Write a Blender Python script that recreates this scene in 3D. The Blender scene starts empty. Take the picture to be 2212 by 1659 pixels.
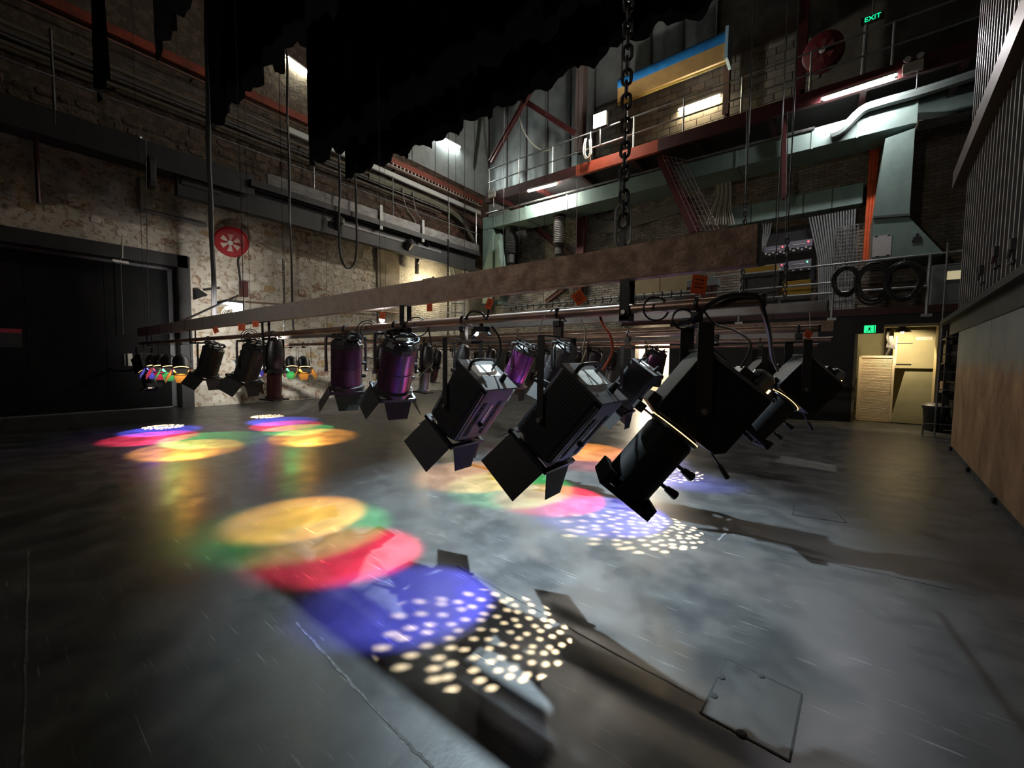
import bpy, bmesh, math, random
from mathutils import Vector, Matrix
random.seed(7)
scene = bpy.context.scene
COL = scene.collection
PI = math.pi

# ---------------------------------------------------------------- camera
F_PX, W_PX, H_PX = 880.0, 2212.0, 1659.0
CAM = Vector((0.0, 0.0, 1.25))
RT = Vector((0.7922133, 0.6101593, 0.0101861))
DN = Vector((0.0439137, -0.0403518, -0.9982201))
FW = Vector((-0.6086622, 0.7912505, -0.0587616))
cam_data = bpy.data.cameras.new('camera'); cam = bpy.data.objects.new('camera', cam_data); COL.objects.link(cam)
m = Matrix.Identity(4)
for i in range(3):
    m[i][0] = RT[i]; m[i][1] = -DN[i]; m[i][2] = -FW[i]; m[i][3] = CAM[i]
cam.matrix_world = m
cam_data.sensor_width = 36.0; cam_data.lens = 36.0 * F_PX / W_PX
cam_data.clip_start = 0.02; cam_data.clip_end = 100
scene.camera = cam

# ---------------------------------------------------------------- view and world
scene.view_settings.view_transform = 'Standard'
scene.view_settings.look = 'None'
scene.view_settings.gamma = 1.0
scene.view_settings.use_curve_mapping = False
scene.view_settings.exposure = 0.15
world = bpy.data.worlds.new('world'); scene.world = world; world.use_nodes = True
world.node_tree.nodes['Background'].inputs[0].default_value = (0.55, 0.6, 0.65, 1)
world.node_tree.nodes['Background'].inputs[1].default_value = 0.012
scene.cycles.max_bounces = 4; scene.cycles.diffuse_bounces = 3; scene.cycles.glossy_bounces = 3; scene.cycles.transmission_bounces = 0
scene.cycles.adaptive_threshold = 0.1; scene.cycles.adaptive_min_samples = 20
scene.cycles.caustics_reflective = False; scene.cycles.caustics_refractive = False
E_WORK = 5600.0        # high work light over the stage
E_FLOOD = 1650.0        # flood beside the far bars
E_BURST = 330.0       # flood on the upper catwalk
E_TUBE = 250.0          # fluorescent tube surface strength
E_FRONT = 480.0       # work light behind the camera
E_POOL = 1.6           # factor on every lantern beam

def ray(x, y):
    return RT * ((x - W_PX / 2) / F_PX) + DN * ((y - H_PX / 2) / F_PX) + FW
def P(x, y, X=None, Y=None, Z=None):
    d = ray(x, y)
    if X is not None: t = (X - CAM.x) / d.x
    elif Y is not None: t = (Y - CAM.y) / d.y
    else: t = (Z - CAM.z) / d.z
    return CAM + d * t

# ---------------------------------------------------------------- lights
def spot(name, loc, target, energy, color, deg, blend=0.3, radius=0.02, parent=None):
    l = bpy.data.lights.new(name, 'SPOT'); l.energy = energy; l.color = color
    l.spot_size = math.radians(deg); l.spot_blend = blend; l.shadow_soft_size = radius
    o = bpy.data.objects.new(name, l); COL.objects.link(o)
    o.location = loc
    o.rotation_euler = (Vector(target) - Vector(loc)).to_track_quat('-Z', 'Y').to_euler()
    if parent:
        o.parent = parent; bpy.context.view_layer.update(); o.matrix_parent_inverse = parent.matrix_world.inverted()
    return o
def point(name, loc, energy, color, radius=0.05):
    l = bpy.data.lights.new(name, 'POINT'); l.energy = energy; l.color = color; l.shadow_soft_size = radius
    o = bpy.data.objects.new(name, l); COL.objects.link(o); o.location = loc
    return o

# ---------------------------------------------------------------- materials
MATS = {}
def _rgb(c): return (c[0], c[1], c[2], 1.0)
def mat(name, c1, c2=None, scale=6.0, rough=0.6, metal=0.0, bump=0.0, bscale=None, detail=4.0, stretch=(1, 1, 1),
        lo=0.4, hi=0.62, island=0.0, coords='Object', rough2=None, spec=None, coat=0.0):
    if name in MATS: return MATS[name]
    mt = bpy.data.materials.new(name); mt.use_nodes = True
    nt = mt.node_tree; b = nt.nodes['Principled BSDF']
    b.inputs['Roughness'].default_value = rough; b.inputs['Metallic'].default_value = metal
    if spec is not None: b.inputs['Specular IOR Level'].default_value = spec
    if coat: b.inputs['Coat Weight'].default_value = coat
    b.inputs['Base Color'].default_value = _rgb(c1)
    L = nt.links.new
    if c2 is not None or bump or rough2 is not None:
        tc = nt.nodes.new('ShaderNodeTexCoord'); mp = nt.nodes.new('ShaderNodeMapping')
        mp.inputs['Scale'].default_value = stretch
        if coords == 'World':
            g = nt.nodes.new('ShaderNodeNewGeometry'); L(g.outputs['Position'], mp.inputs['Vector'])
        else: L(tc.outputs[coords], mp.inputs['Vector'])
        nz = nt.nodes.new('ShaderNodeTexNoise'); nz.inputs['Scale'].default_value = scale
        nz.inputs['Detail'].default_value = detail; nz.inputs['Roughness'].default_value = 0.62
        L(mp.outputs['Vector'], nz.inputs['Vector'])
        rp = nt.nodes.new('ShaderNodeMapRange'); rp.inputs['From Min'].default_value = lo; rp.inputs['From Max'].default_value = hi
        L(nz.outputs['Fac'], rp.inputs['Value'])
        fac = rp.outputs['Result']
        if c2 is not None:
            mx = nt.nodes.new('ShaderNodeMix'); mx.data_type = 'RGBA'
            mx.inputs['A'].default_value = _rgb(c1); mx.inputs['B'].default_value = _rgb(c2)
            L(fac, mx.inputs['Factor']); out = mx.outputs['Result']
            if island:
                g2 = nt.nodes.new('ShaderNodeNewGeometry'); hs = nt.nodes.new('ShaderNodeHueSaturation')
                mr = nt.nodes.new('ShaderNodeMapRange'); mr.inputs['To Min'].default_value = 1 - island; mr.inputs['To Max'].default_value = 1 + island
                L(g2.outputs['Random Per Island'], mr.inputs['Value']); L(mr.outputs['Result'], hs.inputs['Value'])
                L(out, hs.inputs['Color']); out = hs.outputs['Color']
            L(out, b.inputs['Base Color'])
        if rough2 is not None:
            r2 = nt.nodes.new('ShaderNodeMapRange'); r2.inputs['To Min'].default_value = rough; r2.inputs['To Max'].default_value = rough2
            L(fac, r2.inputs['Value']); L(r2.outputs['Result'], b.inputs['Roughness'])
        if bump:
            nb = nt.nodes.new('ShaderNodeTexNoise'); nb.inputs['Scale'].default_value = bscale or scale * 3; nb.inputs['Detail'].default_value = 5
            L(mp.outputs['Vector'], nb.inputs['Vector'])
            bp = nt.nodes.new('ShaderNodeBump'); bp.inputs['Strength'].default_value = bump; bp.inputs['Distance'].default_value = 0.02
            L(nb.outputs['Fac'], bp.inputs['Height']); L(bp.outputs['Normal'], b.inputs['Normal'])
    MATS[name] = mt
    return mt
def emit(name, color, strength):
    if name in MATS: return MATS[name]
    mt = bpy.data.materials.new(name); mt.use_nodes = True
    b = mt.node_tree.nodes['Principled BSDF']
    b.inputs['Base Color'].default_value = _rgb((0.6, 0.6, 0.6))
    b.inputs['Emission Color'].default_value = _rgb(color); b.inputs['Emission Strength'].default_value = strength
    mt.cycles.emission_sampling = 'FRONT' if strength >= 20 else 'NONE'
    MATS[name] = mt
    return mt

# ---------------------------------------------------------------- mesh helpers
class MB:
    def __init__(s): s.v = []; s.f = []
    def add(s, vs, fs, M=None):
        n = len(s.v)
        for p in vs:
            p = Vector(p)
            s.v.append(M @ p if M is not None else p)
        for q in fs: s.f.append([i + n for i in q])
        return s
    def box(s, x0, x1, y0, y1, z0, z1, M=None):
        vs = [(x0, y0, z0), (x1, y0, z0), (x1, y1, z0), (x0, y1, z0), (x0, y0, z1), (x1, y0, z1), (x1, y1, z1), (x0, y1, z1)]
        return s.add(vs, [(3, 2, 1, 0), (4, 5, 6, 7), (0, 1, 5, 4), (1, 2, 6, 5), (2, 3, 7, 6), (3, 0, 4, 7)], M)
    def bar(s, a, b, w, h, up=(0, 0, 1)):
        a = Vector(a); b = Vector(b); d = b - a; L = d.length; z = d.normalized()
        u = Vector(up)
        if abs(z.dot(u)) > 0.97: u = Vector((0, 1, 0))
        x = u.cross(z).normalized(); y = z.cross(x)
        M = Matrix(((x.x, y.x, z.x, a.x), (x.y, y.y, z.y, a.y), (x.z, y.z, z.z, a.z), (0, 0, 0, 1)))
        return s.box(-w / 2, w / 2, -h / 2, h / 2, 0, L, M)
    def tube(s, pts, r, seg=8, caps=True, closed=False):
        pts = [Vector(p) for p in pts]; n = len(pts); base = len(s.v)
        prev = None
        for i, p in enumerate(pts):
            if closed: t = pts[(i + 1) % n] - pts[i - 1]
            else: t = pts[min(i + 1, n - 1)] - pts[max(i - 1, 0)]
            t = t.normalized() if t.length > 1e-9 else Vector((0, 0, 1))
            if prev is None:
                u = Vector((0, 0, 1)) if abs(t.z) < 0.9 else Vector((0, 1, 0))
                a = t.cross(u).normalized()
            else:
                a = (prev - t * prev.dot(t))
                a = a.normalized() if a.length > 1e-6 else t.orthogonal().normalized()
            prev = a; bb = t.cross(a)
            rr = r[i] if isinstance(r, (list, tuple)) else r
            for k in range(seg):
                an = 2 * PI * k / seg
                s.v.append(p + a * (rr * math.cos(an)) + bb * (rr * math.sin(an)))
        m_ = n if closed else n - 1
        for i in range(m_):
            j = (i + 1) % n
            for k in range(seg):
                k2 = (k + 1) % seg
                s.f.append([base + i * seg + k, base + i * seg + k2, base + j * seg + k2, base + j * seg + k])
        if caps and not closed:
            s.f.append([base + k for k in range(seg)][::-1]); s.f.append([base + (n - 1) * seg + k for k in range(seg)])
        return s
    def cyl(s, a, b, r, seg=12, r2=None): return s.tube([a, b], [r, r if r2 is None else r2], seg)
    def lathe(s, prof, seg=20, M=None, cap0=True, cap1=True):
        base = len(s.v)
        for (r, z) in prof:
            for k in range(seg):
                an = 2 * PI * (k + 0.5) / seg; p = Vector((r * math.cos(an), r * math.sin(an), z))
                s.v.append(M @ p if M is not None else p)
        n = len(prof)
        for i in range(n - 1):
            for k in range(seg):
                k2 = (k + 1) % seg
                s.f.append([base + i * seg + k, base + i * seg + k2, base + (i + 1) * seg + k2, base + (i + 1) * seg + k])
        if cap0: s.f.append([base + k for k in range(seg)][::-1])
        if cap1: s.f.append([base + (n - 1) * seg + k for k in range(seg)])
        return s
    def prism(s, poly, z0, z1, M=None):
        n = len(poly)
        vs = [(p[0], p[1], z0) for p in poly] + [(p[0], p[1], z1) for p in poly]
        fs = [list(range(n))[::-1], list(range(n, 2 * n))] + [[i, (i + 1) % n, n + (i + 1) % n, n + i] for i in range(n)]
        return s.add(vs, fs, M)
    def mesh(s, name, smooth=False, bevel=0.0, angle=40):
        me = bpy.data.meshes.new(name)
        me.from_pydata([tuple(p) for p in s.v], [], s.f); me.update()
        bm = bmesh.new(); bm.from_mesh(me)
        if bevel:
            es = [e for e in bm.edges if len(e.link_faces) == 2 and e.calc_face_angle(0) > 0.5]
            bmesh.ops.bevel(bm, geom=es, offset=bevel, segments=2, affect='EDGES', profile=0.6)
        bmesh.ops.recalc_face_normals(bm, faces=bm.faces)
        if smooth:
            lim = math.radians(angle)
            for f in bm.faces: f.smooth = True
            for e in bm.edges:
                e.smooth = (len(e.link_faces) == 2 and e.calc_face_angle(0) < lim)
        bm.to_mesh(me); bm.free()
        return me
    def build(s, name, mt, parent=None, smooth=False, bevel=0.0, loc=None):
        return link(name, s.mesh(name, smooth, bevel), mt, parent, loc)
def link(name, me, mt, parent=None, loc=None, rot=None):
    if mt is not None and not me.materials: me.materials.append(mt)
    o = bpy.data.objects.new(name, me); COL.objects.link(o)
    if parent is not None: o.parent = parent
    if loc is not None: o.location = loc
    if rot is not None: o.rotation_euler = rot
    return o
def tag(o, label, cat, group=None):
    o['label'] = label; o['category'] = cat
    if group: o['group'] = group
    return o
def thing(name, label, cat, loc=(0, 0, 0), group=None, rotz=0.0):
    o = bpy.data.objects.new(name, None); COL.objects.link(o); o.location = loc; o.rotation_euler = (0, 0, rotz)
    o.empty_display_size = 0.1
    return tag(o, label, cat, group)
def struct(o, label=None):
    o['kind'] = 'structure'
    if label: o['label'] = label
    return o
def sroot(name, label=None):
    o = bpy.data.objects.new(name, None); COL.objects.link(o); return struct(o, label)
def smooth_path(pts, n=6):
    pts = [Vector(p) for p in pts]; out = []
    for i in range(len(pts) - 1):
        p0 = pts[max(i - 1, 0)]; p1 = pts[i]; p2 = pts[i + 1]; p3 = pts[min(i + 2, len(pts) - 1)]
        for k in range(n):
            t = k / n
            out.append(0.5 * ((2 * p1) + (p2 - p0) * t + (2 * p0 - 5 * p1 + 4 * p2 - p3) * t * t + (3 * p1 - p0 - 3 * p2 + p3) * t ** 3))
    out.append(pts[-1])
    return out

# ---------------------------------------------------------------- palette
BLACK = mat('black paint', (0.012, 0.012, 0.013), (0.02, 0.02, 0.021), 3, rough=0.55)
LANT = mat('lantern black', (0.010, 0.010, 0.011), (0.016, 0.016, 0.016), 20, rough=0.5, spec=0.22)
LANTM = mat('lantern satin black', (0.014, 0.014, 0.015), (0.024, 0.022, 0.022), 20, rough=0.38)
FIN = mat('lantern fin black', (0.012, 0.012, 0.012), None, rough=0.6)
LEAF = mat('barn door grey black', (0.021, 0.020, 0.020), (0.03, 0.028, 0.028), 14, rough=0.65, spec=0.3)
PURPLE = mat('purple brown anodised', (0.105, 0.05, 0.085), (0.15, 0.065, 0.13), 5, rough=0.3, metal=0.8, stretch=(3, 3, .3))
STEEL = mat('worn steel', (0.36, 0.36, 0.36), (0.22, 0.21, 0.2), 14, rough=0.35, metal=0.8, coords='Object')
GALV = mat('galvanised steel', (0.42, 0.44, 0.44), (0.32, 0.34, 0.34), 18, rough=0.42, metal=0.75)
RUST = mat('rusty brown steel', (0.26, 0.155, 0.1), (0.155, 0.095, 0.062), 16, rough=0.5, metal=0.25, bump=0.25, bscale=70, detail=8, rough2=0.7, coords='World', lo=0.36, hi=0.64)
PIPE = mat('brown worn pipe', (0.3, 0.19, 0.14), (0.14, 0.09, 0.07), 6, rough=0.34, metal=0.55, stretch=(0.5, 3, 3), rough2=0.5)
REDOX = mat('red oxide steel', (0.085, 0.017, 0.017), (0.055, 0.013, 0.013), 4, rough=0.5)
ORANGE = mat('orange conduit', (0.75, 0.12, 0.03), (0.6, 0.09, 0.025), 6, rough=0.5)
TAGO = mat('orange tag', (0.85, 0.13, 0.03), (0.7, 0.09, 0.02), 20, rough=0.7)
CABLE = mat('black cable', (0.012, 0.012, 0.012), rough=0.45)
CABLEW = mat('pale cable', (0.5, 0.48, 0.4), rough=0.5)
GREEN = mat('grey green sheet metal', (0.235, 0.33, 0.29), (0.2, 0.285, 0.255), 3, rough=0.42, metal=0.1)
WHITE = mat('off white paint', (0.6, 0.58, 0.53), (0.5, 0.48, 0.43), 5, rough=0.6)
# ================================================================ floor
def floor_material():
    mt = bpy.data.materials.new('painted black stage floor'); mt.use_nodes = True
    nt = mt.node_tree; b = nt.nodes['Principled BSDF']; L = nt.links.new
    g = nt.nodes.new('ShaderNodeNewGeometry')
    def noise(scale, detail=5, rough=0.6, stretch=(1, 1, 1), rot=0.0):
        mp = nt.nodes.new('ShaderNodeMapping'); mp.inputs['Scale'].default_value = stretch; mp.inputs['Rotation'].default_value = (0, 0, rot)
        L(g.outputs['Position'], mp.inputs['Vector'])
        n = nt.nodes.new('ShaderNodeTexNoise'); n.inputs['Scale'].default_value = scale; n.inputs['Detail'].default_value = detail
        n.inputs['Roughness'].default_value = rough; L(mp.outputs['Vector'], n.inputs['Vector']); return n.outputs['Fac']
    def rng(src, a, b_, c=0.0, d=1.0):
        r = nt.nodes.new('ShaderNodeMapRange'); r.inputs['From Min'].default_value = a; r.inputs['From Max'].default_value = b_
        r.inputs['To Min'].default_value = c; r.inputs['To Max'].default_value = d; L(src, r.inputs['Value']); return r.outputs['Result']
    def mixc(fac, a, b_):
        mx = nt.nodes.new('ShaderNodeMix'); mx.data_type = 'RGBA'
        for k, v in (('A', a), ('B', b_)):
            if isinstance(v, tuple): mx.inputs[k].default_value = _rgb(v)
            else: L(v, mx.inputs[k])
        L(fac, mx.inputs['Factor']); return mx.outputs['Result']
    big = noise(0.9, 3); fine = noise(42, 2, 0.7); mid = noise(6, 4, 0.6)
    sc1 = noise(3.2, 1, 0.5, (1.0, 30, 1), 0.5); sc2 = noise(3.0, 1, 0.5, (1.0, 34, 1), -0.9); wear = noise(4.0, 4, 0.6)
    c = mixc(rng(big, 0.35, 0.65), (0.027, 0.028, 0.029), (0.037, 0.038, 0.039))
    c = mixc(rng(wear, 0.42, 0.74), c, (0.05, 0.05, 0.049))
    s = nt.nodes.new('ShaderNodeMath'); s.operation = 'MAXIMUM'; L(rng(sc1, 0.68, 0.74), s.inputs[0]); L(rng(sc2, 0.69, 0.75), s.inputs[1])
    s2 = nt.nodes.new('ShaderNodeMath'); s2.operation = 'MULTIPLY'; L(s.outputs[0], s2.inputs[0]); L(rng(mid, 0.45, 0.6), s2.inputs[1])
    c = mixc(s2.outputs[0], c, (0.16, 0.16, 0.155))
    L(c, b.inputs['Base Color'])
    L(rng(wear, 0.35, 0.65, 0.295, 0.42), b.inputs['Roughness'])
    b.inputs['Specular IOR Level'].default_value = 0.6
    bp = nt.nodes.new('ShaderNodeBump'); bp.inputs['Strength'].default_value = 0.22; bp.inputs['Distance'].default_value = 0.005
    ad = nt.nodes.new('ShaderNodeMath'); ad.operation = 'ADD'; L(mid, ad.inputs[0]); L(rng(fine, 0, 1, 0, 0.25), ad.inputs[1])
    L(ad.outputs[0], bp.inputs['Height']); L(bp.outputs['Normal'], b.inputs['Normal'])
    return mt
FLOOR = floor_material()
fl = MB().box(-14.0, 3.6, -5.0, 17.5, -0.2, 0.0).build('floor', FLOOR); struct(fl, 'dark grey painted stage floor with scuffs')
SEAM = mat('floor joint', (0.01, 0.01, 0.01), rough=0.8)
SEAML = mat('floor joint worn pale', (0.11, 0.11, 0.11), (0.04, 0.04, 0.04), 30, rough=0.7)
def seam(a, b, w, mt, name='floor_joint'):
    p = P(*a, Z=0.0); q = P(*b, Z=0.0)
    n = 14; off = [0.0] + [random.uniform(-1, 1) * w * 0.5 for _ in range(n - 1)] + [0.0]
    d = (q - p); t = Vector((-d.y, d.x, 0)).normalized(); mb = MB(); vs = []; fs = []
    for i in range(n + 1):
        c = p + d * (i / n) + t * off[i]; ww = w * random.uniform(0.35, 0.65)
        vs += [c + t * ww + Vector((0, 0, 0.0012)), c - t * ww + Vector((0, 0, 0.0012))]
    for i in range(n): fs.append((2 * i, 2 * i + 2, 2 * i + 3, 2 * i + 1))
    mb.add(vs, fs); o = mb.build(name, mt, fl); return o
seam((640, 1345), (862, 1585), 0.010, SEAML)
seam((862, 1585), (935, 1659), 0.010, SEAML)
seam((62, 1190), (48, 1659), 0.008, SEAML)
seam((985, 1222), (1352, 1425), 0.005, SEAM)
seam((1352, 1425), (1520, 1515), 0.005, SEAM)
seam((1700, 1195), (2060, 1275), 0.006, SEAM)
seam((1190, 1600), (1150, 1659), 0.006, SEAML)
patch = [P(*c, Z=0.0) for c in ((1672, 998), (1690, 984), (1808, 1006), (1806, 1020))]
MB().prism([(p.x, p.y) for p in patch], 0.0, 0.0012).build('floor_tape', mat('worn grey tape', (0.15, 0.15, 0.145), (0.08, 0.08, 0.08), 8, rough=0.5, coords='World'), fl)
seam((1552, 1168), (1586, 1130), 0.012, SEAML); seam((1570, 1146), (1590, 1160), 0.006, SEAML)
# trap hatch outlines
HATCH = mat('hatch lid floor paint', (0.03, 0.031, 0.032), (0.042, 0.042, 0.042), 4, rough=0.34, rough2=0.45, coords='World', bump=0.1, bscale=14)
def hatch(name, corners, label, notches=()):
    ps = [P(*c, Z=0.0) for c in corners]; c0 = sum(ps, Vector()) / 4
    t = thing(name, label, 'floor hatch', c0)
    loc = [p - c0 for p in ps]
    MB().prism([(p.x * 0.975, p.y * 0.975) for p in loc], 0.0005, 0.0022).build('lid', HATCH, t)
    for i in range(4):
        MB().bar(loc[i] + Vector((0, 0, 0.001)), loc[(i + 1) % 4] + Vector((0, 0, 0.001)), 0.007, 0.003).build('joint', SEAM, t)
    for nx, ny, r in notches:
        q = P(nx, ny, Z=0.0) - c0
        MB().lathe([(r, 0.001), (r, 0.004), (r * 0.6, 0.006)], 10, Matrix.Translation(q)).build('finger_hole', SEAM, t)
hatch('floor_hatch', [(1569, 1423), (1732, 1500), (1705.5, 1645), (1514, 1541)], 'square trap hatch lid with finger holes in the dark floor',
      [(1559, 1464, 0.014), (1541, 1504, 0.014), (1644.5, 1462, 0.012), (1602, 1586, 0.017)])
hatch('floor_hatch', [(1716, 1092), (1806, 1106), (1830, 1130), (1712, 1112)], 'small floor hatch in the shadow beyond the big trap hatch')

# ================================================================ left stone wall
XW = -12.45
def lime(name, stone, wash, amount, sc):
    # limewash flaked off a stone of its own colour
    mt = mat(name, stone, wash, sc, rough=0.92, bump=0.6, bscale=14, coords='World', lo=amount - 0.05, hi=amount + 0.06, detail=8)
    return mt
MORTAR = lime('limewashed mortar', (0.27, 0.205, 0.135), (0.47, 0.435, 0.365), 0.43, 9)
STONES = [lime('stone cream', (0.33, 0.255, 0.17), (0.52, 0.485, 0.41), 0.44, 7), lime('stone whitewash', (0.36, 0.30, 0.22), (0.58, 0.55, 0.48), 0.42, 8),
          lime('stone ochre', (0.36, 0.255, 0.13), (0.50, 0.45, 0.36), 0.55, 8), lime('stone tan', (0.29, 0.22, 0.15), (0.50, 0.455, 0.375), 0.48, 11),
          lime('stone pink brown', (0.24, 0.15, 0.105), (0.48, 0.42, 0.34), 0.52, 10), lime('stone dirty shaded brown', (0.075, 0.048, 0.032), (0.125, 0.09, 0.062), 0.55, 7)]
UPCORE = lime('dirty shaded mortar', (0.06, 0.042, 0.03), (0.11, 0.08, 0.056), 0.52, 6)  # dirty brown upper wall, colours darkened further for shade above the catwalk
wl = sroot('wall_left', 'whitewashed rubble stone wall')
DY0, DY1, DZ = -1.6, 3.15, 3.66     # opening of the dock door
mb = MB()
mb.box(XW - 0.5, XW, -5.0, DY0, 0, 5.44); mb.box(XW - 0.5, XW, DY1, 14.6, 0, 5.44); mb.box(XW - 0.5, XW, DY0, DY1, DZ, 5.44)
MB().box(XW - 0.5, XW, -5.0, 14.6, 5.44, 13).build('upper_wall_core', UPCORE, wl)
mb.build('wall_core', MORTAR, wl)
stone_meshes = []
for k in range(14):
    n = 9; poly = []
    for i in range(n):
        an = 2 * PI * (i + random.uniform(-0.25, 0.25)) / n
        c, s = math.cos(an), math.sin(an); q = 1.0 / max(abs(c), abs(s)) ** 0.72
        r = 0.5 * q * random.uniform(0.86, 1.0); poly.append((r * c, r * s))
    vs = [(0.0, p[0], p[1]) for p in poly] + [(0.75, p[0] * 0.9, p[1] * 0.9) for p in poly] + [(1.0, random.uniform(-.08, .08), random.uniform(-.08, .08))]
    fs = [[i, (i + 1) % n, n + (i + 1) % n, n + i] for i in range(n)] + [[n + i, n + (i + 1) % n, 2 * n] for i in range(n)]
    stone_meshes.append((vs, fs))
stone_data = {}
stones = []
z = 0.02
while z < 7.2:
    h = random.uniform(0.14, 0.30); y = -1.0 - random.random() * 0.3
    while y < 9.25:
        w = random.uniform(0.18, 0.5) * (1.15 if h > 0.26 else 1.0)
        cy, cz = y + w / 2, z + h / 2 + random.uniform(-0.03, 0.03)
        clear = not (DY0 - 0.1 < cy < DY1 + w / 2 and cz < DZ + h / 2)
        if clear and random.random() < 0.72 and y + w < 9.32:
            stones.append((cy, cz, w * random.uniform(0.7, 0.95), h * random.uniform(0.68, 0.95)))
        y += w
    z += h
def stone_score(s):
    d = math.hypot(12.45, s[0]); vis = 1.0 if (2.2 < s[0] < 9.3 and s[1] < 5.3) else (0.6 if s[1] < 5.3 else 0.2)
    return s[2] * s[3] / d * vis
stones.sort(key=stone_score, reverse=True)
rest = [MB() for _ in STONES]
for i, (cy, cz, w, h) in enumerate(stones):
    r = random.random(); mi = 1 if r < 0.36 else 0 if r < 0.62 else 3 if r < 0.79 else 2 if r < 0.9 else 4
    if cz > 4.7 and random.random() < 0.4: mi = random.choice((3, 4, 2))
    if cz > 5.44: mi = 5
    k = random.randrange(14); th = random.uniform(0.006, 0.022); fl_ = random.choice((-1, 1))
    if i < 300:
        if (k, mi) not in stone_data:
            b_ = MB(); b_.add(*stone_meshes[k]); me = b_.mesh('stone'); me.materials.append(STONES[mi]); stone_data[(k, mi)] = me
        o = bpy.data.objects.new('stone', stone_data[(k, mi)]); COL.objects.link(o); o.parent = wl
        o.location = (XW, cy, cz); o.scale = (th, w * fl_, h)
    else:
        vs, fs = stone_meshes[k]
        rest[mi].add([(XW + v[0] * th, cy + v[1] * w * fl_, cz + v[2] * h) for v in vs], fs)
for mi, b_ in enumerate(rest):
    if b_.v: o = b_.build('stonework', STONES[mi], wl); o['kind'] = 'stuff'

# bricks laid as one joined part of their wall
def bricks(name, parent, origin, ux, uz, W, H, bw, bh, mt, depth, holes=(), gap=0.012):
    mb = MB(); origin = Vector(origin); ux = Vector(ux); uz = Vector(uz); nn = ux.cross(uz).normalized()
    r = 0; z = 0.0
    while z + bh <= H + 1e-6:
        x = -(r % 2) * bw / 2
        while x < W:
            x0, x1 = max(x, 0) + gap / 2, min(x + bw, W) - gap / 2
            if x1 - x0 > 0.03 and not any(a - 0.02 < (x0 + x1) / 2 < b + 0.02 and c - 0.02 < z + bh / 2 < d + 0.02 for a, b, c, d in holes):
                t = depth * random.uniform(0.4, 1.2); z0, z1 = z + gap / 2, z + bh - gap / 2
                c = [origin + ux * a + uz * b for a, b in ((x0, z0), (x1, z0), (x1, z1), (x0, z1))]
                i_ = 0.004
                d = [origin + ux * a + uz * b + nn * t for a, b in ((x0 + i_, z0 + i_), (x1 - i_, z0 + i_), (x1 - i_, z1 - i_), (x0 + i_, z1 - i_))]
                mb.add(c + d, [(4, 5, 6, 7), (0, 1, 5, 4), (1, 2, 6, 5), (2, 3, 7, 6), (3, 0, 4, 7)])
            x += bw
        z += bh; r += 1
    o = mb.build(name, mt, parent); o['kind'] = 'stuff'; return o
BRW = mat('white painted brick', (0.52, 0.50, 0.44), (0.38, 0.35, 0.29), 3, rough=0.8, island=0.12, coords='World', lo=0.45, hi=0.75)
BRD = mat('dark red brown brick', (0.115, 0.06, 0.04), (0.07, 0.042, 0.032), 3, rough=0.85, island=0.3, coords='World')
BRG = mat('grey limewashed brick', (0.30, 0.28, 0.24), (0.14, 0.12, 0.10), 2.2, rough=0.85, island=0.18, coords='World', lo=0.45, hi=0.62)
BRB = mat('brown stained brick', (0.20, 0.145, 0.095), (0.26, 0.235, 0.19), 2.2, rough=0.85, island=0.22, coords='World')
bricks('painted_brickwork', wl, (XW, 9.36, 0.0), (0, 1, 0), (0, 0, 1), 5.2, 5.2, 0.24, 0.086, BRW, 0.012)
bricks('dark_brickwork', wl, (XW, 9.0, 5.3), (0, 1, 0), (0, 0, 1), 5.55, 2.75, 0.24, 0.086, BRD, 0.014)
# plaster pier between rubble and painted brick
MB().box(XW, XW + 0.05, 8.45, 9.36, 0.0, 5.2).build('plaster_pier', mat('old grey plaster', (0.30, 0.26, 0.2), (0.2, 0.165, 0.125), 2.5, rough=0.9, bump=0.4, coords='World'), wl)
# upper wall cladding behind the high catwalk
UPW = mat('pale upper sheeting', (0.34, 0.38, 0.37), (0.27, 0.30, 0.29), 2, rough=0.6, coords='World')
for i in range(7):
    y0 = 6.6 + i * 1.12
    MB().box(XW, XW + 0.04, y0 + 0.015, y0 + 1.105, 8.55, 12.6).build('cladding_panel', UPW, wl)

# ================================================================ back wall, side returns, ceiling
YB = 14.3
wb = sroot('wall_back', 'painted brick rear wall')
BK = mat('rear wall mortar', (0.17, 0.155, 0.13), (0.11, 0.10, 0.085), 2, rough=0.9, coords='World')
LX0, LX1, LZ = -5.45, -4.15, 2.55    # lit passage opening
mb = MB(); mb.box(-12.9, LX0, YB, YB + 0.4, 0, 13); mb.box(LX1, 3.4, YB, YB + 0.4, 0, 13); mb.box(LX0, LX1, YB, YB + 0.4, LZ, 13)
mb.build('wall_core', BK, wb)
bricks('limewashed_brickwork', wb, (-12.3, YB, 2.0), (1, 0, 0), (0, 0, 1), 9.4, 5.0, 0.24, 0.086, BRG, 0.014, holes=[(6.85, 8.15, 0, 0.58)])
bricks('stained_brickwork', wb, (-2.9, YB, 2.3), (1, 0, 0), (0, 0, 1), 5.8, 5.0, 0.24, 0.086, BRB, 0.014)
LOWB = mat('black lower wall', (0.018, 0.019, 0.022), (0.028, 0.029, 0.032), 2, rough=0.6, coords='World')
MB().box(-12.4, LX0 - 0.05, YB - 0.03, YB, 0, 1.95).build('black_dado', LOWB, wb)
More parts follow.
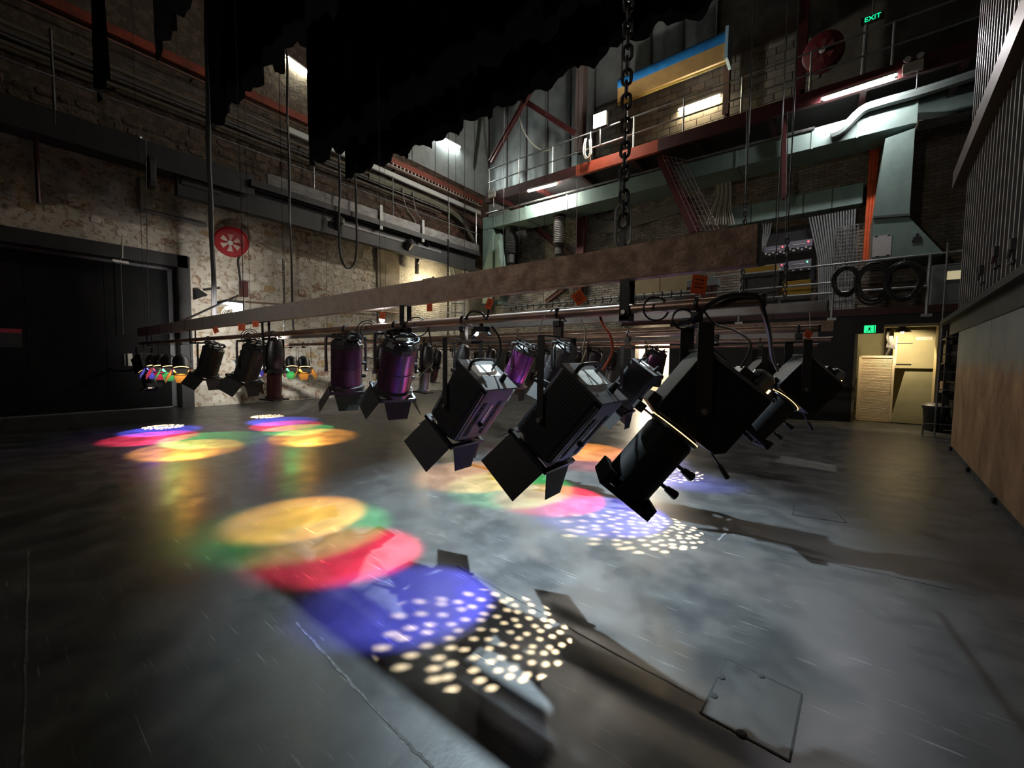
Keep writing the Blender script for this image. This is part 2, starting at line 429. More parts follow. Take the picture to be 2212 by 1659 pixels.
# grey concrete blocks high up
BLKS = [mat('concrete block %s' % t, c, (c[0] * .8, c[1] * .8, c[2] * .8), 4, rough=0.85, coords='World') for t, c in (('grey', (.21, .20, .17)), ('warm grey', (.24, .225, .19)), ('dark grey', (.17, .165, .145)))]
blk = {}
for r in range(12):
    for c in range(16):
        x = -7.2 + c * 0.42 + (0.21 if r % 2 else 0); zz = 7.95 + r * 0.215
        if x > -0.6: continue
        mt = random.choice(BLKS)
        if mt.name not in blk:
            me = MB().box(-0.2, 0.2, -0.02, 0, 0.006, 0.209).mesh('block', bevel=0.004); me.materials.append(mt); blk[mt.name] = me
        o = bpy.data.objects.new('block', blk[mt.name]); COL.objects.link(o); o.parent = wb; o.location = (x, YB, zz)
# silver foil faced insulation lining
FOIL = mat('silver foil lining', (0.33, 0.36, 0.36), (0.25, 0.275, 0.275), 1.6, rough=0.46, metal=0.35, bump=0.5, bscale=3.2, coords='World')
for i in range(9):
    x0 = -12.35 + i * 1.03
    zb = 8.3 if x0 < -7.6 else 10.6
    n = 10; mbp = MB(); vs = []; fs = []
    for j in range(n + 1):
        xx = x0 + 1.0 * j / n; yy = YB - 0.06 - 0.05 * math.sin(PI * j / n) - 0.012 * math.sin(5 * j)
        vs += [(xx, yy, zb), (xx, yy - 0.03, 12.9)]
    for j in range(n): fs.append((2 * j, 2 * j + 2, 2 * j + 3, 2 * j + 1))
    mbp.add(vs, fs); mbp.build('foil_panel', FOIL, wb, smooth=True)
    MB().box(x0 - 0.03, x0 + 0.02, YB - 0.1, YB - 0.02, zb, 12.9).build('batten', mat('dark batten', (0.06, 0.05, 0.045), rough=0.7), wb)
wr = sroot('wall_right', 'right side wall, corrugated above, plywood below')
BKR = mat('dark side wall', (0.05, 0.048, 0.045), (0.03, 0.03, 0.03), 2, rough=0.8, coords='World')
MB().box(2.62, 3.0, 8.9, 14.3, 0, 13).build('wall_core', BKR, wr)
wf = MB().box(-12.9, 3.4, -5.2, -5.0, 0, 13).build('wall_front', BKR); struct(wf)
ce = MB().box(-12.9, 3.4, -5.2, 14.7, 13.0, 13.2).build('ceiling', BLACK); struct(ce)

# corrugated cladding and plywood panels, on a slightly skewed line
RS = 0.0763
def rx(y): return 1.23 + RS * (y - 4.82)
def rp(y, off, z):     # a point off metres out from the right-hand face
    return Vector((rx(y) - off, y + off * RS, z))
CORR = mat('grey corrugated sheet', (0.5, 0.5, 0.46), (0.42, 0.42, 0.39), 2, rough=0.4, metal=0.5, coords='World')
CORRB = mat('corrugated shade tone', (0.05, 0.05, 0.05), rough=0.6)
yy = 8.85
while yy > -4.9:
    y1 = yy - 0.92; mbp = MB(); prof = []
    for k in range(5):
        a = yy - k * 0.184
        prof += [(a, 0.0), (a - 0.115, 0.0), (a - 0.13, 0.035), (a - 0.165, 0.035), (a - 0.18, 0.0)]
    prof.append((y1, 0.0)); vs = []; fs = []
    for (a, o_) in prof:
        vs += [rp(a, o_, 1.98), rp(a, o_, 12.9)]
    for j in range(len(prof) - 1): fs.append((2 * j, 2 * j + 2, 2 * j + 3, 2 * j + 1))
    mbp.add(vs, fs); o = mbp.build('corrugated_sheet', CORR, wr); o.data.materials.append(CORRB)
    for j, pg in enumerate(o.data.polygons): pg.material_index = 0 if j % 5 == 2 else 1  # rib highlight and valley shade put into the face colours
    yy = y1
mbp = MB(); mbp.add([rp(8.95, -0.01, 0), rp(-5, -0.01, 0), rp(-5, -0.01, 13), rp(8.95, -0.01, 13), rp(8.95, -0.15, 0), rp(-5, -0.15, 0), rp(-5, -0.15, 13), rp(8.95, -0.15, 13)],
   [(0, 1, 2, 3), (7, 6, 5, 4), (0, 3, 7, 4), (3, 2, 6, 7), (0, 4, 5, 1)]); mbp.build('wall_backing', BKR, wr)
def ply_material():
    mt = mat('worn plywood', (0.36, 0.23, 0.13), (0.17, 0.09, 0.05), 2.2, rough=0.5, coords='World', detail=8, rough2=0.62, stretch=(1, 1, 0.8), lo=0.36, hi=0.66)
    nt = mt.node_tree; L = nt.links.new; b = nt.nodes['Principled BSDF']
    src = b.inputs['Base Color'].links[0].from_socket
    g = nt.nodes.new('ShaderNodeNewGeometry'); sx = nt.nodes.new('ShaderNodeSeparateXYZ'); L(g.outputs['Position'], sx.inputs[0])
    n = nt.nodes.new('ShaderNodeTexNoise'); n.inputs['Scale'].default_value = 3.0; n.inputs['Detail'].default_value = 6
    mp = nt.nodes.new('ShaderNodeMapping'); mp.inputs['Scale'].default_value = (1, 2.2, 0.8); L(g.outputs['Position'], mp.inputs['Vector']); L(mp.outputs['Vector'], n.inputs['Vector'])
    a = nt.nodes.new('ShaderNodeMath'); a.operation = 'MULTIPLY_ADD'; a.inputs[1].default_value = 0.55; L(n.outputs['Fac'], a.inputs[0]); L(sx.outputs['Z'], a.inputs[2])
    r = nt.nodes.new('ShaderNodeMapRange'); r.inputs['From Min'].default_value = 1.42; r.inputs['From Max'].default_value = 1.6; L(a.outputs[0], r.inputs['Value'])
    mx = nt.nodes.new('ShaderNodeMix'); mx.data_type = 'RGBA'; mx.inputs['B'].default_value = (0.17, 0.19, 0.19, 1); L(src, mx.inputs['A']); L(r.outputs['Result'], mx.inputs['Factor'])
    # drips and dents
    n2 = nt.nodes.new('ShaderNodeTexNoise'); n2.inputs['Scale'].default_value = 9; n2.inputs['Detail'].default_value = 2; L(mp.outputs['Vector'], n2.inputs['Vector'])
    r2 = nt.nodes.new('ShaderNodeMapRange'); r2.inputs['From Min'].default_value = 0.66; r2.inputs['From Max'].default_value = 0.74; L(n2.outputs['Fac'], r2.inputs['Value'])
    mx2 = nt.nodes.new('ShaderNodeMix'); mx2.data_type = 'RGBA'; mx2.inputs['B'].default_value = (0.05, 0.03, 0.02, 1); L(mx.outputs['Result'], mx2.inputs['A']); L(r2.outputs['Result'], mx2.inputs['Factor'])
    L(mx2.outputs['Result'], b.inputs['Base Color']); return mt
PLY = ply_material()
def rslab(y0, y1, o0, o1, z0, z1):
    mb = MB(); vs = [rp(y, o, z) for z in (z0, z1) for (y, o) in ((y0, o0), (y1, o0), (y1, o1), (y0, o1))]
    return mb.add(vs, [(3, 2, 1, 0), (4, 5, 6, 7), (0, 1, 5, 4), (1, 2, 6, 5), (2, 3, 7, 6), (3, 0, 4, 7)])
for k in range(6):
    a = 8.62 - k * 2.3
    rslab(a, a - 2.292, 0.0, 0.02, 0.07, 1.72).build('plywood_sheet', PLY, wr)
bb = rslab(8.62, -4.9, 0.0, 0.012, 0.0, 0.07).build('baseboard_right', mat('dark grey kick strip', (0.05, 0.055, 0.06), (0.03, 0.03, 0.03), 8, rough=0.6)); struct(bb, 'dark grey kick strip under the plywood')
for y in (8.55, 7.0, 5.55):
    c = rp(y, 0.02, 0.0); MB().box(-0.02, 0.02, -0.03, 0.03, 0.0, 0.055).build('wheel_block', BLACK, wr, loc=c)
rslab(9.6, -4.9, 0.0, 0.03, 1.72, 1.96).build('rail_board', mat('dark rail board', (0.035, 0.034, 0.033), (0.05, 0.048, 0.046), 3, rough=0.6), wr)
tr = rslab(10.2, -4.9, 0.03, 0.1, 1.93, 2.0).build('trim_1', BLACK); struct(tr, 'black shelf rail along the foot of the corrugated wall')
rb = rslab(9.3, -4.9, 0.02, 0.14, 3.97, 4.22).build('trim_2', mat('dark maroon beam', (.03, .008, .008), rough=.5)); struct(rb, 'dark red steel beam along the corrugated wall')
MB().box(2.44, 2.6, 13.95, 14.25, 2.3, 9.0).build('corner_stack_pipe', BLACK, wr)

# ================================================================ lower black wall with the store doorway, mezzanine
YM = 11.3
wm = sroot('wall_mezzanine', 'black masonry wall under the mezzanine')
DXL, DXR, DH = 0.46, 1.74, 2.05
mb = MB(); mb.box(-3.36, DXL, YM, YM + 0.2, 0, 2.26); mb.box(DXR, 3.0, YM, YM + 0.2, 0, 2.26); mb.box(DXL, DXR, YM, YM + 0.2, DH, 2.26)
mb.box(-3.36, -3.16, YM + 0.2, YB, 0, 2.26)
mb.build('wall_core', LOWB, wm)
for k in range(3):
    MB().box(-3.3 + k * 1.25, -3.3 + k * 1.25 + 1.235, YM - 0.012, YM, 0.02, 2.2).build('black_panel', LOWB, wm)
mz = sroot('floor_mezzanine', 'mezzanine deck with dark red edge')
MB().box(-4.7, 3.0, YM - 0.02, YB, 2.26, 2.36).build('deck', BLACK, mz)
MB().box(-4.7, 2.6, YM - 0.06, YM - 0.02, 2.25, 2.4).build('edge_channel', REDOX, mz)
# store room seen through the doorway
STW = mat('pale olive store wall', (0.36, 0.33, 0.2), (0.32, 0.29, 0.18), 2, rough=0.7, coords='World')
ws = sroot('wall_store', 'olive cream walls of the store room')
MB().box(DXL - 0.35, DXL - 0.3, YM + 0.2, 13.4, 0, 2.26).build('wall_core', STW, ws)
MB().box(2.3, 2.35, YM + 0.2, 13.4, 0, 2.26).build('wall_core', STW, ws)
MB().box(DXL - 0.35, 2.35, 13.4, 13.45, 0, 2.26).build('wall_core', STW, ws)
MB().box(DXL - 0.35, 2.35, YM + 0.2, 13.45, 2.2, 2.255).build('wall_core', BLACK, ws)
FR = mat('olive door frame', (0.33, 0.28, 0.16), rough=0.5)
d2 = sroot('door_2', 'doorway frame to the store room')
MB().box(DXL, DXL + 0.05, YM - 0.03, YM + 0.22, 0, DH).build('door_frame', FR, d2)
MB().box(DXR - 0.05, DXR, YM - 0.03, YM + 0.22, 0, DH).build('door_frame', FR, d2)
MB().box(DXL, DXR, YM - 0.03, YM + 0.22, DH - 0.05, DH).build('door_frame', FR, d2)
for z in (0.28, 0.78): MB().box(DXL + 0.05, DXL + 0.07, YM + 0.02, YM + 0.06, z, z + 0.16).build('hinge', BLACK, d2)
# lit passage behind the opening in the rear wall
PAS = mat('cream passage wall', (0.58, 0.52, 0.42), (0.5, 0.45, 0.36), 2, rough=0.7, coords='World')
wp = sroot('wall_passage', 'cream walls of the lit passage')
MB().box(LX0 - 0.6, LX1 + 0.6, 16.6, 16.7, 0, 3.2).build('wall_core', PAS, wp)
MB().box(LX0 - 0.6, LX0 - 0.5, YB + 0.4, 16.6, 0, 3.2).build('wall_core', PAS, wp)
MB().box(LX1 + 0.5, LX1 + 0.6, YB + 0.4, 16.6, 0, 3.2).build('wall_core', PAS, wp)
MB().box(LX0 - 0.6, LX1 + 0.6, YB + 0.4, 16.7, 3.2, 3.3).build('wall_core', PAS, wp)
MB().box(LX1 - 0.02, LX1 + 0.14, YB - 0.25, YB, 0, 2.6).build('door_jamb', mat('blue grey jamb', (0.1, 0.11, 0.13), rough=0.6), wp)

# ================================================================ dock door in the stone wall
d1 = sroot('door_1', 'tall black dock door in the stone wall')
DB = mat('black dock door', (0.004, 0.004, 0.0043), (0.007, 0.007, 0.0075), 1.5, rough=0.7, coords='World', spec=.15)
for k in range(4):
    a = DY1 - 0.28 - 1.15 * (k + 1); MB().box(XW - 0.42, XW - 0.36, a, a + 1.143, 0.03, 3.36).build('door_leaf', DB, d1)
MB().box(XW - 0.48, XW - 0.42, DY0, DY1, 0, DZ).build('door_backing', BLACK, d1)
MB().box(XW - 0.4, XW + 0.03, DY1 - 0.2, DY1 + 0.04, 0, DZ + 0.02).build('door_frame', BLACK, d1)
MB().box(XW - 0.4, XW + 0.03, DY0, DY1, DZ - 0.26, DZ + 0.03).build('door_frame', BLACK, d1)
GE = mat('grey door edge', (0.1, 0.1, 0.105), rough=0.5)
MB().box(XW - 0.36, XW - 0.32, DY1 - 0.32, DY1 - 0.24, 0.02, 3.36).build('edge_strip', GE, d1)
MB().box(XW - 0.36, XW - 0.34, DY0, DY1 - 0.3, 3.34, 3.40).build('edge_strip', GE, d1)
MB().box(XW - 0.36, XW - 0.33, DY0, DY1 - 0.3, 0.0, 0.025).build('edge_strip', mat('worn metal sill', (0.25, 0.25, 0.24), rough=0.4, metal=0.5), d1)
pp = P(281, 777, X=XW - 0.36); MB().box(-0.01, 0.02, -0.04, 0.04, -0.14, 0.14).build('push_plate', mat('cream plate', (0.5, 0.48, 0.4), rough=0.5), d1, loc=pp)
pp = P(269, 777, X=XW - 0.36); MB().cyl((0.03, 0, -0.13), (0.03, 0, 0.13), 0.015, 8).build('pull_handle', STEEL, d1, loc=pp)
# ================================================================ flown lighting bars
ZP = 1.485
BARS = {'A': 1.8, 'B': 3.45, 'C': 5.1, 'D': 6.75}
def lighting_bar(key, label, x0, x1, zb0, zb1, hang, bx0=None, bx1=None, beam_mat=RUST):
    y = BARS[key]; t = thing('lighting_bar', label, 'lighting bar', (x1, y, ZP), 'flown lighting bars')
    bx0 = x0 if bx0 is None else bx0; bx1 = x1 if bx1 is None else bx1
    MB().box(bx0 - x1, bx1 - x1, -0.03, 0.03, zb0 - ZP, zb1 - ZP).build('box_beam', beam_mat, t, bevel=0.004)
    MB().box(bx1 - x1, bx1 - x1 + 0.006, -0.03, 0.03, zb0 - ZP, zb1 - ZP).build('end_cap', LANT, t)
    MB().cyl((x0 - x1, 0, 0), (0, 0, 0), 0.024, 16).build('pipe', PIPE, t, smooth=True)
    MB().cyl((0, 0, 0), (0.012, 0, 0), 0.027, 16).build('pipe_cap', LANT, t, smooth=True)
    for hx in (bx1 - 0.51, (bx0 + bx1) / 2, bx0 + .45):
        if not (key == 'A' and hx > -1): MB().cyl((hx - x1, 0, zb1 - ZP), (hx - x1, 0, 13.0 - ZP), .004, 5).build('suspension_wire', CABLE, t)
    for hx in hang:
        h = MB().box(hx - x1 - 0.022, hx - x1 + 0.022, -0.034, -0.028, -0.05, zb0 - ZP + .002)
        h.box(hx - x1 - 0.022, hx - x1 + 0.022, 0.028, 0.034, -0.05, zb0 - ZP + .002)
        h.box(hx - x1 - 0.022, hx - x1 + 0.022, -0.034, 0.034, -0.056, -0.03)
        o = h.build('hanger', LANT, t)
        MB().cyl((hx - x1, -0.045, -0.015), (hx - x1, -0.03, -0.015), 0.01, 8).build('bolt', STEEL, o)
    return t
def beam_material():  # grey far stretch: old paint plus light on the beam put into colour
    mt = RUST.copy(); mt.name = 'rusty beam with grey paint and light tone'; nt = mt.node_tree; L = nt.links.new; b = nt.nodes['Principled BSDF']
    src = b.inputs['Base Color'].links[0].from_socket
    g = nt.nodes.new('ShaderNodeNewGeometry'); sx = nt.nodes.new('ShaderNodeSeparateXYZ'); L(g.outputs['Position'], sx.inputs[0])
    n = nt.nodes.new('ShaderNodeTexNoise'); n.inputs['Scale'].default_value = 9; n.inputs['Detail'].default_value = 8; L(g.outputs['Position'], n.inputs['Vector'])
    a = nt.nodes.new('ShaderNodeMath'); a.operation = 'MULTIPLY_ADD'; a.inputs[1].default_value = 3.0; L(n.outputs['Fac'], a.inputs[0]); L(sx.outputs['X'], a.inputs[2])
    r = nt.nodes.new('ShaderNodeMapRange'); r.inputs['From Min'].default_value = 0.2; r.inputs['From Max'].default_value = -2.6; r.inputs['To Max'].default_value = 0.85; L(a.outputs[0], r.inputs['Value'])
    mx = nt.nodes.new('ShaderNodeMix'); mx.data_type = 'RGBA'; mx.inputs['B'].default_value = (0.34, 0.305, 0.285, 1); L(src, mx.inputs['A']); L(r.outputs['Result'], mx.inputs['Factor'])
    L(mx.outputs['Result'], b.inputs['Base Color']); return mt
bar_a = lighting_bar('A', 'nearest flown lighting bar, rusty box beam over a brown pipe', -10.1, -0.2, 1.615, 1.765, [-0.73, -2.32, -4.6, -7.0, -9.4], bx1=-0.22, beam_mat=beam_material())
for xx in (-6.45, -7.2, -7.9, -8.6, -9.3):
    MB().box(xx + 0.2 - 0.006, xx + 0.2 + 0.006, -0.033, 0.033, 0.128, 0.283).build('splice_strap', LANT if xx < -6.5 else STEEL, bar_a)
SILVER = mat('scuffed silver beam', (0.2, 0.19, 0.18), (0.13, 0.1, 0.085), 7, rough=0.45, metal=0.5, coords='World', stretch=(0.4, 1, 1), lo=0.45, hi=0.7)
bar_b = lighting_bar('B', 'second flown lighting bar behind the rusty one, silver brown beam', -10.0, -0.05, 1.595, 1.665, [-0.9, -3.2, -5.6, -8.2], bx1=-0.01, beam_mat=SILVER)
bar_c = lighting_bar('C', 'third flown lighting bar with a plain brown box beam', -10.0, 0.03, 1.565, 1.67, [-1.0, -3.4, -6.0, -8.6], bx1=0.045)
bar_d = lighting_bar('D', 'fourth flown lighting bar, farthest of the row', -10.0, -0.1, 1.57, 1.66, [-1.4, -4.2, -7.0], beam_mat=SILVER)

# ================================================================ lantern kits (body frame: beam along -z, yoke axis x, +y is the upper side)
MC = {}
def kit(key, fn):
    if key not in MC: MC[key] = fn()
    return MC[key]
def hook_clamp():
    b = MB(); pts = []
    for i in range(15):
        a = math.radians(-60 + 270 * i / 14)
        pts.append((0, 0.028 * math.cos(a), 0.028 * math.sin(a)))
    b.tube(pts, 0.008, 6); b.box(-0.018, 0.018, -0.024, 0.024, -0.062, -0.034); b.cyl((0, 0.03, -0.012), (0, 0.075, -0.03), 0.006, 6)
    return b.mesh('clamp', smooth=True)
def leaf_mesh(w0, w1, L, t=0.002):
    return MB().prism([(-w0 / 2, 0), (w0 / 2, 0), (w1 / 2, -L), (-w1 / 2, -L)], -t, t).mesh('leaf')   # hinge along x, hangs to -y
def leaf_mat(side, half, z, flare):
    # side: 0 +x, 1 +y, 2 -x, 3 -y
    M0 = Matrix(((1, 0, 0, 0), (0, 0, 1, 0), (0, 1, 0, 0), (0, 0, 0, 1)))     # leaf y -> z, leaf normal -> y
    R = Matrix.Rotation(flare, 4, 'X'); T = Matrix.Translation((0, half, z))
    return Matrix.Rotation([-PI / 2, 0, PI / 2, PI][side], 4, 'Z') @ T @ R @ M0

def fresnel_box():
    hx, y0, y1, z0, z1 = 0.128, -0.155, 0.082, -0.12, 0.235
    yc = (y0 + y1) / 2; parts = []
    body = MB().prism([(-hx, y0 + .03), (-hx + .02, y0), (hx - .02, y0), (hx, y0 + .03), (hx, y1 - .02), (hx - .015, y1), (-hx + .015, y1), (-hx, y1 - .02)], z0, z1).mesh('body', bevel=0.003)
    parts.append(('body', body, LANT, None, Matrix()))
    f = MB(); n = 26
    for k in range(n):
        z = z0 + 0.012 + (z1 - z0 - 0.024) * k / (n - 1)
        for s in (-1, 1): f.box(*( (s * hx, s * (hx + 0.005)) if s > 0 else (s * (hx + 0.005), s * hx)), y0 + .035, y1 - .025, z - 0.0022, z + 0.0022)
    parts.append(('cooling_fins', f.mesh('cooling_fins'), FIN, 'body', Matrix()))
    for s in (-1, 1):
        rail = MB().bar((s * (hx - .008), y0 + .012, z0 + .01), (s * (hx - .008), y0 + .012, z1 - .02), 0.012, 0.02)
        parts.append(('edge_rail', rail.mesh('edge_rail', bevel=.002), LANTM, 'body', Matrix()))
    v = MB()
    for k in range(22):
        z = z0 + 0.03 + 0.011 * k
        for s in (-1, 1): v.box(s * 0.062 - 0.016, s * 0.062 + 0.016, y0 - 0.003, y0, z, z + 0.005)
    parts.append(('vent_comb', v.mesh('vent_comb'), LEAF, 'body', Matrix()))
    parts.append(('focus_slot', MB().box(0.0, 0.016, y0 - 0.002, y0 - 0.0005, 0.0, 0.13).mesh('focus_slot'), mat('pale slot', (0.5, 0.4, 0.32), rough=0.4), 'body', Matrix()))
    parts.append(('focus_knob', MB().lathe([(0.012, 0), (0.013, 0.012), (0.008, 0.022)], 10, Matrix.Translation((0.006, y0, -0.012)) @ Matrix.Rotation(PI / 2, 4, 'X')).mesh('focus_knob', smooth=True), LANTM, 'body', Matrix()))
    bp = MB().box(-hx - .008, hx + .008, y0 - .004, y1 + .004, z1, z1 + 0.012)
    parts.append(('back_plate', bp.mesh('back_plate', bevel=.003), LEAF, None, Matrix()))
    lb = MB().box(-0.1, -0.02, yc - 0.02, yc + 0.07, z1 + .012, z1 + .0135)
    parts.append(('label_plate', MB().box(0.0, 0.09, yc - 0.02, yc + 0.075, z1 + .012, z1 + .0135).mesh('label_plate'), mat('pale label', (0.42, 0.42, 0.38), (0.3, 0.3, 0.28), 30, rough=0.5), 'back_plate', Matrix()))
    parts.append(('label_plate', lb.mesh('label_plate'), mat('pale label', (0.42, 0.42, 0.38), (0.3, 0.3, 0.28), 30, rough=0.5), 'back_plate', Matrix()))
    h = MB().tube(smooth_path([(-0.09, yc + .06, z1), (-0.085, yc + .06, z1 + .055), (0.085, yc + .06, z1 + .055), (0.09, yc + .06, z1)], 4), 0.009, 6)
    parts.append(('handle', h.mesh('handle', smooth=True), LANTM, 'back_plate', Matrix()))
    parts.append(('cable_gland', MB().cyl((0.05, yc - .06, z1), (0.05, yc - .06, z1 + .06), 0.018, 10, 0.012).mesh('cable_gland', smooth=True), LANT, 'back_plate', Matrix()))
    T = Matrix.Translation((0, yc, 0))
    parts.append(('lens_ring', MB().lathe([(0.112, z0), (0.112, z0 - .035), (0.098, z0 - .035), (0.098, z0)], 24, T, False, False).mesh('lens_ring', smooth=True), LANT, None, Matrix()))
    parts.append(('LENS', MB().lathe([(0.098, z0 - .012), (0.07, z0 - .024), (0.02, z0 - .03)], 20, T).mesh('lens', smooth=True), None, 'lens_ring', Matrix()))
    fr = MB()
    for s in (-1, 1):
        fr.box(s * .12 - .01, s * .12 + .01, yc - .13, yc + .13, z0 - .05, z0 - .03); fr.box(-.13, .13, yc + s * .12 - .01, yc + s * .12 + .01, z0 - .05, z0 - .03)
    parts.append(('barn_door_frame', fr.mesh('barn_door_frame'), LANT, None, Matrix()))
    parts.append(('clip', MB().box(-.02, .02, y1 + .01, y1 + .035, z0 - .06, z0 + .02).mesh('clip', bevel=.004), mat('tan clip', (.22, .17, .13), rough=.4, metal=.4), 'barn_door_frame', Matrix()))
    big = leaf_mesh(0.235, 0.235, 0.185); small = leaf_mesh(0.2, 0.13, 0.14)
    for s in range(4):
        parts.append(('barn_door_leaf', big if s % 2 == 0 else small, LEAF, 'barn_door_frame', T @ leaf_mat(s, 0.122, z0 - .05, (0.42 if s % 2 == 0 else 0.5))))
    return dict(parts=parts, half=hx + .012, arm=0.36, stem=0.10, strap=(0.03, 0.006), lens=(0, yc, z0 - .055), bolt=True)

def fresnel_round():
    R, z0, z1 = 0.118, -0.13, 0.2; parts = []
    b = MB().lathe([(R - .01, z0), (R, z0 + .01), (R, z0 + .155), (R - .004, z0 + .157), (R - .004, z0 + .163), (R, z0 + .165), (R, z1 - .01), (R - .012, z1)], 28)
    parts.append(('body', b.mesh('body', smooth=True, ), PURPLE, None, Matrix()))
    cap = MB().lathe([(R + .004, z1 - .015), (R + .004, z1 + .02), (R * .8, z1 + .05), (R * .45, z1 + .055)], 12)
    parts.append(('rear_cap', cap.mesh('rear_cap'), LANTM, None, Matrix()))
    g = MB()
    for k in range(8):
        a = 2 * PI * k / 8
        g.bar((R * .5 * math.cos(a), R * .5 * math.sin(a), z1 + .05), (R * .95 * math.cos(a), R * .95 * math.sin(a), z1 + .075), .012, .01)
    g.tube([(R * .97 * math.cos(2 * PI * k / 16), R * .97 * math.sin(2 * PI * k / 16), z1 + .075) for k in range(16)], .008, 6, closed=True)
    parts.append(('vent_crown', g.mesh('vent_crown'), LANT, 'rear_cap', Matrix()))
    h = MB().tube(smooth_path([(-0.07, -.05, z1 + .04), (-0.07, -.06, z1 + .1), (0.07, -.06, z1 + .1), (0.07, -.05, z1 + .04)], 4), 0.01, 6)
    parts.append(('handle', h.mesh('handle', smooth=True), LANTM, 'rear_cap', Matrix()))
    parts.append(('label_plate', MB().box(-.045, .045, -.02, .04, z1 + .056, z1 + .058).mesh('label_plate'), mat('pale label', (0.42, 0.42, 0.38), rough=0.5), 'rear_cap', Matrix()))
    parts.append(('front_flange', MB().lathe([(R, z0 + .015), (R + .02, z0 + .01), (R + .02, z0 - .02), (R - .012, z0 - .02), (R - .012, z0)], 28, None, False, False).mesh('front_flange', smooth=True), LANTM, None, Matrix()))
    parts.append(('LENS', MB().lathe([(R - .014, z0 + .002), (R * .6, z0 - .008), (R * .2, z0 - .012)], 20).mesh('lens', smooth=True), None, 'front_flange', Matrix()))
    fr = MB()
    for s in (-1, 1):
        fr.box(s * .125 - .008, s * .125 + .008, -.133, .133, z0 - .04, z0 - .018); fr.box(-.133, .133, s * .125 - .008, s * .125 + .008, z0 - .04, z0 - .018)
    parts.append(('barn_door_frame', fr.mesh('barn_door_frame'), LANTM, None, Matrix()))
    big = leaf_mesh(0.235, 0.235, 0.16); small = leaf_mesh(0.2, 0.14, 0.13)
    for s in range(4):
        parts.append(('barn_door_leaf', big if s % 2 == 0 else small, LEAF, 'barn_door_frame', leaf_mat(s, 0.127, z0 - .038, 0.5 if s % 2 == 0 else 0.4)))
    for z in (-0.05, 0.06):
        k = MB().lathe([(.014, 0), (.016, .02), (.01, .035)], 8, Matrix.Translation((R - .004, 0, z)) @ Matrix.Rotation(PI / 2, 4, 'Y'))
        parts.append(('knob', k.mesh('knob', smooth=True), LANTM, 'body', Matrix()))
    return dict(parts=parts, half=R + .03, arm=0.27, stem=0.06, strap=None, lens=(0, 0, z0 - .045), bolt=True)

def gobo_mesh():
    cu = bpy.data.curves.new('gobo_plate', 'CURVE'); cu.dimensions = '2D'; cu.fill_mode = 'BOTH'; cu.extrude = 0.0002
    def circ(x, y, r, n):
        s = cu.splines.new('POLY'); s.points.add(n - 1); s.use_cyclic_u = True
        for k in range(n): s.points[k].co = (x + r * math.cos(2 * PI * k / n), y + r * math.sin(2 * PI * k / n), 0, 1)
    circ(0, 0, 0.1, 32)
    N = 96
    for k in range(N):
        r = 0.047 * math.sqrt((k + 0.6) / N) * (0.92 + 0.08 * ((k * 7) % 3)); a = k * 2.39996 + 0.3
        circ(r * math.cos(a), r * math.sin(a), 0.0013 + 0.0011 * r / 0.047, 10)
    o = bpy.data.objects.new('gobo_tmp', cu); COL.objects.link(o)
    dg = bpy.context.evaluated_depsgraph_get(); me = bpy.data.meshes.new_from_object(o.evaluated_get(dg)); me.name = 'gobo_plate'
    bpy.data.objects.remove(o); bpy.data.curves.remove(cu)
    return me

